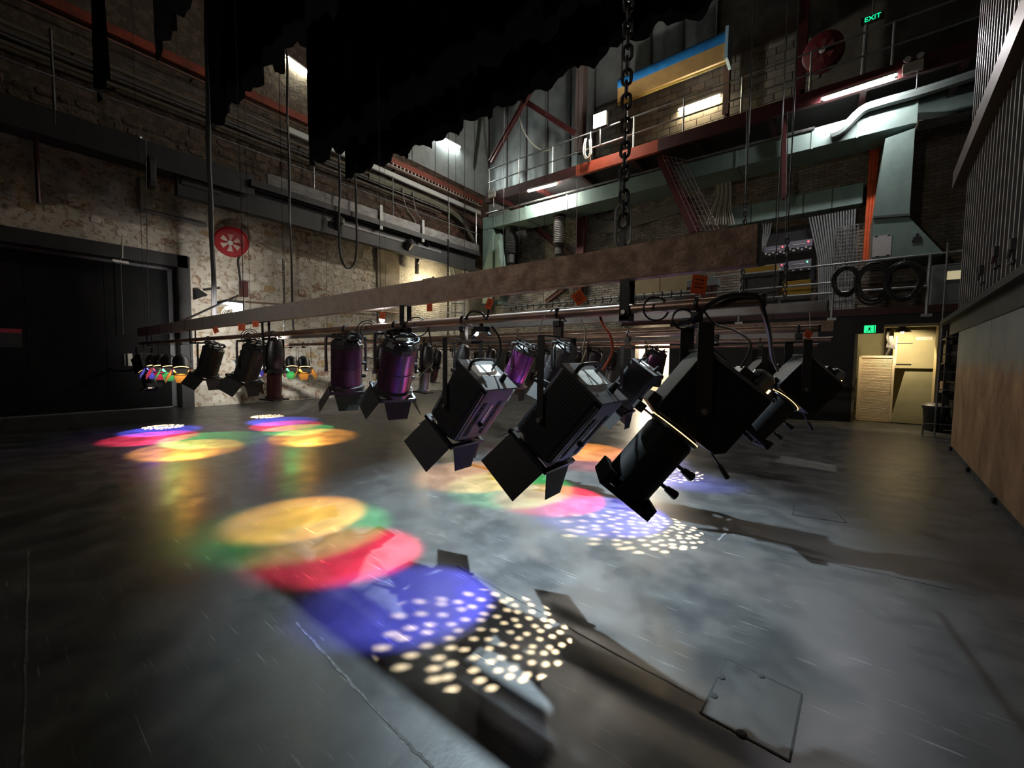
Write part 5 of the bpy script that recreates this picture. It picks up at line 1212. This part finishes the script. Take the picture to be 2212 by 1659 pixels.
# rope-like cable bundle at the ladder foot
t = thing('cable_bundle', 'fan of pale cables hanging beside the ladder frame', 'cable', P(1540, 400, Y=13.8)); r0 = Vector(t.location)
for i in range(12):
    pts = [P(1545 + i * 3, 380, Y=13.8), P(1546 + i * 3, 420, Y=13.8), P(1535 + i * 4, 450, Y=13.75), P(1520 + i * 6, 485, Y=13.75)]
    MB().tube([p - r0 for p in smooth_path(pts, 4)], .02, 5).build('cable', CABLEW if i % 3 else mat('olive cable', (.2, .2, .15), rough=.55), t, smooth=True)
t = thing('cable_bundle', 'drooping grey cable bundle beside the red column', 'cable', P(1280, 480, Y=14.1)); r0 = Vector(t.location)
for i in range(8):
    pts = [P(1270, 452 + i * 3, Y=14.1), P(1290, 475 + i * 3, Y=14.1), P(1325, 480 + i * 3, Y=14.1), P(1360, 470 + i * 3, Y=14.1), P(1480, 432 + i * 3, Y=14.1)]
    MB().tube([p - r0 for p in smooth_path(pts, 4)], .028, 5).build('cable', mat('grey cable', (.22, .22, .2), rough=.5), t, smooth=True)

# ================================================================ store room things
t = thing('louvre_panel', 'white slatted louvre panel leaning inside the store doorway', 'panel', (0.56, 11.62, 0.02)); t.rotation_euler = (0, 0, math.radians(4))
PW = mat('cream slat', (.66, .56, .42), rough=.5); sl = MB().box(0, .5, -.008, .008, -.009, .009).mesh('slat'); sl.materials.append(PW)
for i in range(54):
    o = bpy.data.objects.new('slat', sl); COL.objects.link(o); o.parent = t; o.location = (.04, 0, .06 + i * .0242); o.rotation_euler = (math.radians(35), 0, 0)
for x in (.02, .56): MB().box(x - .02, x + .02, -.02, .02, 0, 1.4).build('stile', PW, t)
for z in (.02, 1.38): MB().box(0, .58, -.02, .02, z - .02, z + .02).build('rail', PW, t)
MB().box(.04, .54, .02, .03, .02, 1.38).build('backing', mat('dim cream', (.3, .25, .18), rough=.7), t)
t = thing('leaning_board', 'large olive grey board leaning against the store shelves', 'board', (1.12, 11.72, 0.0))
OLV = mat('olive grey board', (.23, .22, .14), (.2, .19, .12), 3, rough=.6)
MB().prism([(0, 0), (.72, 0), (.72, 1.1), (.2, 1.1)], 0, .03, Matrix.Rotation(math.radians(83), 4, 'X')).build('face', OLV, t)
MB().box(.0, .72, -.04, -.0, -.0, .02).build('bottom_edge', BLACK, t)
t = thing('cupboard_door', 'upper olive panel door with a paper label in the store', 'door', (1.15, 12.2, 1.16))
MB().box(0, .95, 0, .03, 0, .82).build('leaf', STW, t); MB().box(.03, .06, -.02, 0, .05, .7).build('edge', WHITE, t); MB().box(.35, .6, -.004, 0, .6, .67).build('label_strip', WHITE, t)
for i in range(2):
    z = .1 + .45 * i; MB().box(.05, .3, -.02, -.0, -.02, -.005).build('ledge', BLACK, t, loc=(0, 0, z))
t = thing('hanging_tools', 'dark hose and tools hanging in the middle of the store', 'hose', (1.02, 11.75, 1.5))
MB().tube(smooth_path([(0, 0, .5), (-.02, -.02, .3), (.03, 0, .1), (-.04, 0, -.15), (0, 0, -.4), (.03, 0, -.7)], 5), .03, 6).build('hose', CABLE, t, smooth=True)
MB().prism([(-.05, -.1), (.1, -.14), (.05, .14), (-.01, .14)], -.03, .03, Matrix.Rotation(PI / 2, 4, 'X')).build('bag', BLACK, t, loc=(.02, 0, .2))
MB().box(-.03, .02, -.02, .02, -.75, -.25).build('plank', WHITE, t, loc=(-.05, 0, 0)).rotation_euler = (0, .12, 0)
t = thing('storage_rack', 'dark shelf rack with boxes right of the store doorway', 'shelf', (1.95, 10.9, 0.0))
for x in (-.22, .42):
    for y in (-.2, .2): MB().box(x - .02, x + .02, y - .02, y + .02, 0, 1.85).build('upright', BLACK, t)
for z in (.2, .72, 1.25, 1.7): MB().box(-.24, .44, -.22, .22, z, z + .03).build('shelf', BLACK, t)
for k, (x, z, w, h, d, c, lb) in enumerate(((-.12, .75, .22, .18, .3, (.16, .11, .07), 'brown carton on the middle shelf of the rack'), (.2, 1.28, .3, .3, .3, (.02, .02, .022), 'black box on the upper shelf of the rack'),
      (-.12, 1.28, .2, .34, .3, (.09, .07, .05), 'taped brown parcel on the upper shelf of the rack'), (.2, .75, .34, .12, .36, (.5, .52, .52), 'white folded sheet on the middle shelf of the rack'), (.05, .23, .3, .36, .3, (.03, .03, .03), 'dark crate on the bottom shelf of the rack'))):
    o = thing('storage_box', lb, 'box', (1.95 + x, 10.88, z)); MB().box(-w / 2, w / 2, -d / 2, d / 2, 0, h).build('body', mat('box %d' % k, c, rough=.6), o, bevel=.01); MB().box(-w * .25, w * .25, -d / 2 - .003, -d / 2, h * .4, h * .6).build('label_patch', mat('box label', (.3, .28, .24), rough=.6), o)
t = thing('waste_bin', 'round dark waste bin beside the store doorway', 'bin', (1.66, 10.95, 0)); MB().lathe([(.13, 0), (.16, .42), (.175, .43), (.175, .47), (.15, .47)], 16).build('drum', mat('dark green bin', (.015, .02, .018), rough=.5), t, smooth=True); MB().lathe([(.17, .47), (.1, .52)], 16).build('lid', DKST, t, smooth=True)
t = thing('paper_notice', 'white notice pinned at the edge of the store doorway', 'notice', (1.72, YM - .06, 1.35)); MB().box(0, .16, 0, .01, 0, .42).build('sheet', mat('white paper', (.62, .62, .6), rough=.7), t); MB().box(.06, .1, -.004, 0, .39, .42).build('pin', STEEL, t)
a = P(2038, 665, Y=10.0); b = P(2076, 668, Y=9.7)
t = thing('wall_ladder', 'thin steel ladder standing between doorway and plywood wall', 'ladder', (a.x, 10.0, 0.0)); w = .34
for x in (0, w): MB().cyl((x, 0, 0), (x, 0, 3.3), .014, 8).build('stile', STEEL, t, smooth=True)
for i in range(11): MB().cyl((0, 0, .22 + i * .3), (w, 0, .22 + i * .3), .009, 6).build('rung', STEEL, t)
for i in range(1): MB().tube([(0, 0, .22), (-.15, -.02, .22), (-.15, -.02, 0)], .012, 6).build('foot', STEEL, t)
# wall clamps and sockets on the corrugated wall
for k, (y, z, lb) in enumerate(((6.9, 2.28, 'black clamp nearer the rear on the corrugated wall'), (6.15, 2.33, 'black and red clamp in the middle of the corrugated wall'), (5.45, 2.25, 'black clamp at the picture edge of the corrugated wall'))):
    t = thing('wall_clamp', lb, 'clamp', rp(y, .04, z)); t.scale = (.62, .62, .62); MB().box(-.05, .03, -.05, .05, -.02, .14).build('jaw', BLACK, t, bevel=.01); MB().cyl((-.05, 0, -.12), (-.03, .02, .05), .025, 8).build('handle', REDOX if k == 1 else BLACK, t); MB().box(-.03, .05, -.12, .12, -.2, -.17).build('foot', BLACK, t)
# ================================================================ chains, cables, tags
def chain(label, top, bottom, pitch, wire, mt, shackle=True, cat='chain'):
    top = Vector(top); bottom = Vector(bottom); t = thing('chain', label, cat, bottom); L = (top - bottom).length; d = (top - bottom) / L
    key = ('link', pitch, wire)
    def mk():
        pts = []; a = pitch * .5; r = pitch * .36
        for i in range(16):
            an = 2 * PI * i / 16; pts.append((r * math.cos(an), 0, (a * .55) * (1 if math.sin(an) > 0 else -1) * (1 if abs(math.sin(an)) > .05 else 0) + r * math.sin(an)))
        return MB().tube(pts, wire, 6, closed=True).mesh('link', smooth=True)
    me = kit(key, mk)
    if not me.materials: me.materials.append(mt)
    n = int(L / pitch); M_ = d.to_track_quat('Z', 'Y')
    for i in range(n):
        o = bpy.data.objects.new('link', me); COL.objects.link(o); o.parent = t; o.location = d * (pitch * (i + .5)); o.rotation_mode = 'QUATERNION'
        o.rotation_quaternion = M_ @ Matrix.Rotation((i % 2) * PI / 2 + .3, 3, 'Z').to_quaternion()
    return t
CH = mat('dark chain steel', (.035, .035, .036), (.06, .055, .05), 30, rough=.4, metal=.6)
xa = P(1345, 520, Y=1.8).x
t = chain('heavy dark chain carrying the rusty beam', (xa, 1.8, 5.6), (xa, 1.8, 1.86), .052, .0075, CH)
pts = [(.034 * math.cos(2 * PI * i / 20) * .8, .034 * math.cos(2 * PI * i / 20) * .6, .06 * (1 if math.sin(2 * PI * i / 20) > 0 else -1) + .034 * math.sin(2 * PI * i / 20)) for i in range(20)]
MB().cyl((0, 0, 3.6), (0, 0, 11.1), .006, 6).build('wire', CABLE, t); MB().tube(pts, .0075, 8, closed=True).build('oval_shackle', GALV, t, smooth=True, loc=(0, 0, .0)); MB().box(-.012, .012, -.012, .012, -.1, -.03).build('eye_bolt', LANT, t)
def upto(px, py, Y, ztop): p = P(px, py, Y=Y); return (p.x, Y, ztop), (p.x, Y, p.z)
for lb, px, py, Y, zt, pt in (('thin chain down to the second bar near the hose reel', 614, 640, 3.45, 3.2, .05), ('thin chain in front of the white painted brick', 968, 560, 5.1, 3.4, .05), ('short thin chain at the end of the rusty beam', 1608, 500, 3.45, P(1608, 420, Y=3.45).z, .03), ('thin chain past the dimmer packs', 1695, 640, 3.45, P(1697, 500, Y=3.45).z, .03)):
    if px == 614: a, b = upto(px, 655, Y, 3.1); b = (b[0], Y, 1.66)
    else: a, b = upto(px, py, Y, zt); b = (b[0], Y, 1.66)
    t = chain(lb, a, b, pt, .004 if pt < .04 else .006, CH); MB().tube([(0, 0, a[2] - b[2]), (0, 0, 6.5)], .005, 5).build('wire', CABLE, t)
def cable(label, pts, r, mt=CABLE, cat='cable', name='hanging_cable', strands=1, spread=.02):
    c0 = Vector(pts[0]); t = thing(name, label, cat, c0)
    for k in range(strands):
        o_ = Vector((random.uniform(-1, 1), random.uniform(-1, 1), 0)) * spread if strands > 1 else Vector()
        MB().tube([p - c0 + o_ + (Vector((.006 * math.sin(i * 1.3 + k), .006 * math.cos(i * 1.1 + k), 0)) if strands > 1 else Vector()) for i, p in enumerate(smooth_path(pts, 5))], r, 6).build('strand', mt, t, smooth=True)
    return t
DG_ = mat('dark grey cable', (.03, .03, .032), rough=.5)
cable('thick doubled cable hanging in front of the dock door', [P(163, -60, Y=1.6), P(168, 100, Y=1.6), P(178, 300, Y=1.6), P(187, 480, Y=1.6), P(191, 590, Y=1.62), P(197, 700, Y=1.65), P(212, 775, Y=1.7), P(245, 800, Y=1.75), P(290, 797, Y=1.75), P(300, 780, Y=1.78)], .022, DG_, strands=2)
cable('thick dark cable dropping to the white flood', [P(446, -60, Y=2.6), P(448, 200, Y=2.6), P(453, 400, Y=2.6), P(459, 560, Y=2.6), P(463, 690, Y=2.6)], .03, DG_, strands=2, spread=.015)
cable('dark cable crossing the stone wall beside the thin chain', [Vector((P(619, 100, Y=4.3).x, 4.3, 13.0)), P(619, 100, Y=4.3), P(622, 300, Y=4.3), P(628, 520, Y=4.3), P(633, 700, Y=4.4), P(636, 722, Y=4.9)], .014, DG_, strands=2, spread=.015)
cable('double cable loop hanging below the catwalk', [P(732, 300, X=-11.43), P(734, 400, X=-11.3), P(733, 520, X=-11.25), P(740, 565, X=-11.25), P(753, 580, X=-11.25), P(768, 562, X=-11.25), P(771, 500, X=-11.25), P(768, 400, X=-11.3), P(766, 300, X=-11.43)], .022, DG_, strands=2, spread=.03)
cable('thin steel wire in front of the red column', [Vector((P(1250, 150, Y=8).x, 8, 13.0)), P(1250, 150, Y=8), P(1247, 400, Y=8), P(1242, 652, Y=8)], .008, mat('pale wire', (.5, .5, .48), rough=.4, metal=.4), 'wire', 'suspension_wire')
cable('thin steel wire left of the silver nozzle', [Vector((P(1089, 200, Y=8).x, 8, 13.0)), P(1089, 200, Y=8), P(1088, 450, Y=8), P(1086, 665, Y=8)], .007, mat('pale wire', (.5, .5, .48), rough=.4), 'wire', 'suspension_wire')
cable('thin dark wire over the green duct near the corner tube light', [P(1179, 180, Y=8), P(1177, 400, Y=8), P(1174, 660, Y=8)], .005, CABLE, 'wire', 'suspension_wire')
cable('thin wire with turnbuckle in front of the dock door', [P(315, 300, Y=1.9), P(318, 540, Y=1.9), P(321, 712, Y=1.85)], .006, DG_, 'wire', 'suspension_wire')
cable('thin dark wire left of the yellow cases', [P(1613, 240, Y=3.5), P(1611, 420, Y=3.5), P(1609, 470, Y=3.45)], .003, CABLE, 'wire', 'suspension_wire')
cable('thin dark wire crossing the panelled duct', [P(1702, 240, Y=3.5), P(1700, 380, Y=3.5), P(1697, 500, Y=3.45)], .003, CABLE, 'wire', 'suspension_wire')
cable('pale cable swagged across the foil lining', [P(1112, 208, Y=13.28), P(1128, 275, Y=13.2), P(1150, 310, Y=13.2), P(1175, 326, Y=13.2), P(1195, 318, Y=12.4)], .025, CABLEW)
cable('pale looped cable hung below the flood', [P(1266, 300, Y=12.37), P(1263, 330, Y=12.33), P(1270, 343, Y=12.32), P(1277, 330, Y=12.33), P(1276, 302, Y=12.37)], .02, CABLEW, strands=3, spread=.04)
# wooden pole with hook on the dock door
t = thing('door_pole', 'thin rod hanging from a small bracket on the dock door', 'rod', P(260, 555, X=XW + .06)); r0 = Vector(t.location)
MB().cyl((0, 0, 0), P(266, 722, X=XW + .06) - r0, .012, 6).build('rod', DG_, t); MB().bar(P(243, 562, X=XW + .06) - r0, P(278, 568, X=XW + .06) - r0, .03, .05).build('bracket', WHITE, t); MB().cyl((.02, .03, -.02), (.02, .05, .45), .012, 6).build('hook', CABLEW, t)
# hung bar with hooks
ya = 8.0; xa_, xb_ = P(1085, 665, Y=ya).x, P(1505, 629, Y=ya).x; za = P(1300, 646, Y=ya).z
t = thing('hook_bar', 'thin grey bar with rows of black hooks hung in front of the brick', 'lighting bar', (xa_, ya, za))
MB().cyl((0, 0, 0), (xb_ - xa_, 0, 0), .02, 10).build('bar', GALV, t, smooth=True)
MB().cyl((.1, 0, -.14), (xb_ - xa_ - .4, 0, -.12), .014, 8).build('lower_bar', GALV, t, smooth=True)
hk = MB().tube([(.0, 0, .035), (.03, 0, .02), (.03, 0, -.04), (0, 0, -.08), (-.02, 0, -.07)], .012, 5).mesh('hook', smooth=True); hk.materials.append(BLACK)
for i in range(24):
    o = bpy.data.objects.new('hook', hk); COL.objects.link(o); o.parent = t; o.location = (.25 + i * .175, 0, 0); o.rotation_euler = (0, 0, random.uniform(-1, 1))
# orange tags on bar cables
def tagcard(px, py, Y, w, h, rot, label):
    c = P(px, py, Y=Y); t = thing('cable_tag', label, 'tag', c, 'orange tags on the bars')
    ax = Vector((0.79, 0.61, 0)); M_ = Matrix.Rotation(math.atan2(ax.y, ax.x), 4, 'Z') @ Matrix.Rotation(rot, 4, 'Y')
    MB().box(-w / 2, w / 2, -.0015, .0015, -h / 2, h / 2, M_).build('card', TAGO, t)
    for k in range(3): MB().box(-w * .3, w * .3, -.0022, -.0015, h * (.22 - .2 * k), h * (.28 - .2 * k), M_).build('print_line', mat('tag print', (.12, .03, .02), rough=.7), t)
    MB().tube([M_ @ Vector((0, 0, h / 2)), Vector((0, BARS['A' if Y < 3 else 'B'] - .02 - Y, max(h / 2 + .03, (1.62 if Y < 3 else 1.6) - c.z)))], .002, 5).build('tie', CABLEW, t)
tagcard(1510, 615, 1.76, .06, .075, .12, 'large orange printed tag near the big profile, by the beam end')
tagcard(1251, 643, 1.76, .055, .06, -.6, 'orange diamond tilted tag on the nearest bar')
tagcard(1057, 656, 1.76, .035, .06, .3, 'orange tag hanging beside the thin steel wire on the nearest bar')
tagcard(928, 664, 1.76, .036, .05, .0, 'small square orange tag above the looped cable')
tagcard(826, 682, 1.76, .04, .05, .2, 'small red orange tag beside the tiny bright lamp')
tagcard(522, 707, 1.72, .075, .075, .0, 'orange tag under the beam near the white flood')
tagcard(552, 700, 1.72, .06, .06, .1, 'smaller orange tag right of the tag near the flood')
tagcard(466, 713, 1.72, .06, .07, -.4, 'tilted orange tag left of the tag near the flood')
tagcard(1746, 722, 3.42, .05, .05, .5, 'tiny orange tag by the second profile spotlight')
# loose cable loops on the nearest bar
def loop(px, py, r, label, n=1, Y=1.79, rr=.0045):
    c = P(px, py, Y=Y); t = thing('cable_loop', label, 'cable', c, 'cable loops around the nearest pipe')
    for k in range(n):
        q_ = r * (1 - .12 * k); pts = []
        for i in range(18):
            a = 2 * PI * i / 18; pts.append(RT * (q_ * math.cos(a) + .006 * k) + Vector((0, 0, q_ * math.sin(a) - .008 * k)) + Vector((0, -.03 * math.sin(a * .5 + k), 0)))
        MB().tube(pts, rr, 6, closed=True).build('turn', CABLE, t, smooth=True)
loop(800, 715, .075, 'double black cable loop above the amber rimmed fresnel', 2)
loop(905, 707, .065, 'single black cable loop above the green glinting fresnel')
loop(544, 728, .085, 'dark cable loop on the bar near the slim maroon profile', 2)
loop(588, 731, .07, 'cable loop just right of the slim maroon profile')
loop(1420, 668, .05, 'cable loop near the heavy chain on the nearest pipe', 1)
loop(1478, 690, .04, 'small drooping cable loop under the nearest pipe', 1)
cable('thick black cable arching over the pipe end', cw([(1470, 698, 1.78), (1500, 690, 1.76), (1530, 660, 1.75), (1570, 640, 1.75), (1620, 637, 1.76), (1640, 645, 1.78), (1650, 675, 1.8), (1662, 720, 1.95), (1668, 770, 2.4), (1680, 800, 3.0)]), .009, CABLE)
cable('black cable draped over the brown pipe mid bar', cw([(1005, 690, 1.77), (1018, 674, 1.77), (1040, 676, 1.77), (1052, 690, 1.78), (1056, 660, 1.78)]), .007, CABLE)
cable('thin pale cable looping below the mid pipe', cw([(1255, 690, 1.82), (1265, 720, 1.82), (1258, 755, 1.83)]), .004, CABLEW)
cable('thin cable curving from the bar behind the orange red cable', cw([(1200, 665, 1.78), (1175, 685, 1.78), (1165, 720, 1.8), (1168, 760, 1.85)]), .003, CABLEW)
for k, (px, py) in enumerate(((770, 732), (1040, 713))):
    c = P(px, py, Y=1.82); t = thing('pipe_clamp', ['black spider clamp on the pipe by the amber rimmed fresnel', 'black spider clamp with bright pin under the mid pipe'][k], 'clamp', c)
    MB().box(-.05, .05, -.02, .02, -.012, .02).build('jaw', LANT, t, bevel=.004)
    for s in (-1, 1): MB().bar((s * .03, 0, 0), (s * .075, -.01, -.035), .014, .014).build('arm', LANT, t)
    MB().cyl((0, 0, .0), (0, 0, .045), .012, 8).build('pin', LANT, t)

# ================================================================ floods and small lamps
c = P(498, 664, Y=2.5); t = thing('flood_light', 'dazzling white flood beside the far end of the nearest beam', 'flood light', c)
MB().box(-.22, .22, -.12, .12, .06, .1).build('reflector_top', GALV, t); MB().box(-.22, .22, .1, .12, -.06, .1).build('reflector_back', GALV, t)
MB().cyl((-.17, 0, 0), (.17, 0, 0), .028, 10).build('tube', emit('flood tube', (.88, .95, 1), 30), t, smooth=True)
MB().tube([(0, .05, .1), (.05, .1, .2), (.05, 1.83 - c.y, 1.77 - c.z)], .015, 6).build('stem', STEEL, t)
for k in range(4): MB().tube(smooth_path([(-.15 + .1 * k, -.05, -.02), (-.18 + .1 * k, -.08, -.1), (-.12 + .1 * k, -.05, -.16), (-.1 + .08 * k, -.1, -.2)], 4), .006, 5).build('cable', CABLEW, t, smooth=True)
spot('flood_beam', c + Vector((0, 0, -.03)), c + Vector((-2.0, 1.9, .35)), E_FLOOD, (1, .96, .9), 116, .8, .05)
def bulb(label, c, r, col, e, en):
    t = thing('small_lamp', label, 'lamp', c); MB().lathe([(.005, r), (r * .8, r * .6), (r, 0), (r * .8, -r * .6), (.005, -r)], 12).build('bulb', emit('bulb %s' % label[:16], col, e), t, smooth=True)
    MB().lathe([(r * .5, r * .8), (r * .6, r * 1.6), (r * .3, r * 2)], 10).build('holder', LANT, t)
    if 'brick' in label: MB().cyl((-.62, 0, r * 1.5), (0, 0, r * 1.5), .02, 6).build('wall_arm', LANT, t)
    point('lamp_glow', Vector(c) + Vector((0, 0, -.01)), en, col, r * 1.1) if en else None
    return t
bulb('warm lamp shining on the white painted brick', P(936, 608, X=XW + .6), .09, (1, .82, .5), 60, 330)
bulb('tiny bright lamp on the nearest bar hanger', P(825, 691, Y=1.83), .02, (.9, .92, 1), 90, 0)
bulb('tiny bright lamp under the mid pipe', P(1029, 721, Y=1.83), .013, (1, .97, .9), 70, 0)
c = P(1425, 692, Y=YB + .9)
fluoro('warm tube light in the lit passage', P(1385, 688, Y=YB + .9), P(1440, 688, Y=YB + .9), (1, .8, .5), E_TUBE * 2.2)
point('passage_glow', P(1408, 705, Y=YB + .9) + Vector((0, .3, -.2)), 420, (1, .88, .7), .15)
t = thing('store_lamp', 'shaded lamp in the store room beyond the doorway', 'lamp', (1.2, 11.45, 1.9))
MB().lathe([(.03, .12), (.14, 0), (.13, 0), (.02, .11)], 16, None, False, False).build('shade', DKST, t, smooth=True); MB().lathe([(.005, .03), (.03, 0), (.005, -.03)], 10).build('bulb', emit('store bulb', (1, .8, .45), 20), t); MB().cyl((0, 0, .1), (0, 0, .22), .01, 6).build('rod', BLACK, t)
spot('store_beam', (1.2, 11.45, 1.86), (1.05, 12.3, 0.5), 95, (1, .78, .45), 150, .35, .03)
# aluminium ladder frame by the painted brick
t = thing('step_ladder', 'folded aluminium ladder against the painted brick corner', 'ladder', P(985, 740, X=XW + .5)); r0 = Vector(t.location)
for a, b in (((972, 562), (975, 700)), ((1005, 560), (1000, 700)), ((980, 556), (1010, 565))): MB().cyl(P(*a, X=XW + .5) - r0, P(*b, X=XW + .5) - r0, .05, 6).build('stile', GALV, t, smooth=True)
for i in range(7): y_ = 575 + i * 20; MB().cyl(P(973, y_, X=XW + .5) - r0, P(1004, y_, X=XW + .5) - r0, .03, 6).build('rung', GALV, t)
MB().tube([P(972, 562, X=XW + .5) - r0, P(985, 595, X=XW + .45) - r0, P(1003, 640, X=XW + .45) - r0], .04, 6).build('brace', GALV, t)
# wall pipe with clamps on the stone wall
run('wall_pipe', 'thin pipe fixed along the stone wall behind the lanterns', 'pipe', [P(530, 652, X=XW + .12), P(640, 660, X=XW + .12), P(860, 676, X=XW + .12)], .025, mat('brown conduit', (.18, .1, .07), rough=.5))
c = P(429, 634, X=XW + .2); t = thing('wall_lamp', 'small unlit black lamp on the stone beside the dock door', 'lamp', c)
MB().lathe([(.05, .12), (.16, -.1), (.15, -.1)], 12, Matrix.Rotation(.5, 4, 'X')).build('shade', BLACK, t, smooth=True); MB().cyl((0, .1, .1), (0, .45, .2), .025, 6).build('arm', BLACK, t)
# red-topped bar end near the dock door
c = P(48, 733, X=-10.8); t = thing('lighting_bar', 'dark bar end with a red top edge at the picture edge', 'lighting bar', c, 'flown lighting bars')
MB().box(-.03, .03, -3, 0, -.14, .1).build('box_beam', BLACK, t); MB().box(-.03, .03, -3, 0, .1, .17).build('red_edge', mat('pinkish red edge', (.3, .03, .05), rough=.5), t)
for y in (-.4, -2): MB().cyl((0, y, .15), (0, y, 7), .008, 5).build('wire', CABLE, t)
# ================================================================ work lights that the hall has
def worklight():
    loc = Vector((-2.6, 3.35, 5.05)); t = thing('work_light', 'square work light hung above the stage', 'work light', loc)
    MB().box(-.2, .2, -.15, .15, 0, .18).build('housing', LANT, t); MB().box(-.17, .17, -.12, .12, -.004, 0).build('glass', emit('work glass', (.85, .93, 1), 4), t)
    MB().cyl((0, 0, .18), (0, 0, 7.95), .02, 6).build('drop_pipe', STEEL, t)
    s = spot('work_beam', loc + Vector((0, 0, -.03)), (-1.9, 2.95, 0), E_WORK, (.72, .9, 1.0), 56, 1.0, .05)
worklight()
def frontlight():
    loc = Vector((-2.9, -3.0, 3.7)); t = thing('work_light', 'second work light hung behind the camera', 'work light', loc)
    MB().box(-.2, .2, -.15, .15, 0, .18).build('housing', LANT, t); MB().box(-.17, .17, -.12, .12, -.004, 0).build('glass', emit('work glass', (.85, .93, 1), 4), t)
    MB().cyl((0, 0, .18), (0, 0, 9.3), .02, 6).build('drop_pipe', STEEL, t)
    spot('front_beam', loc + Vector((0, 0, -.03)), (-3.6, 3.0, 4.0), E_FRONT, (1, .93, .84), 106, .9, .2)
frontlight()
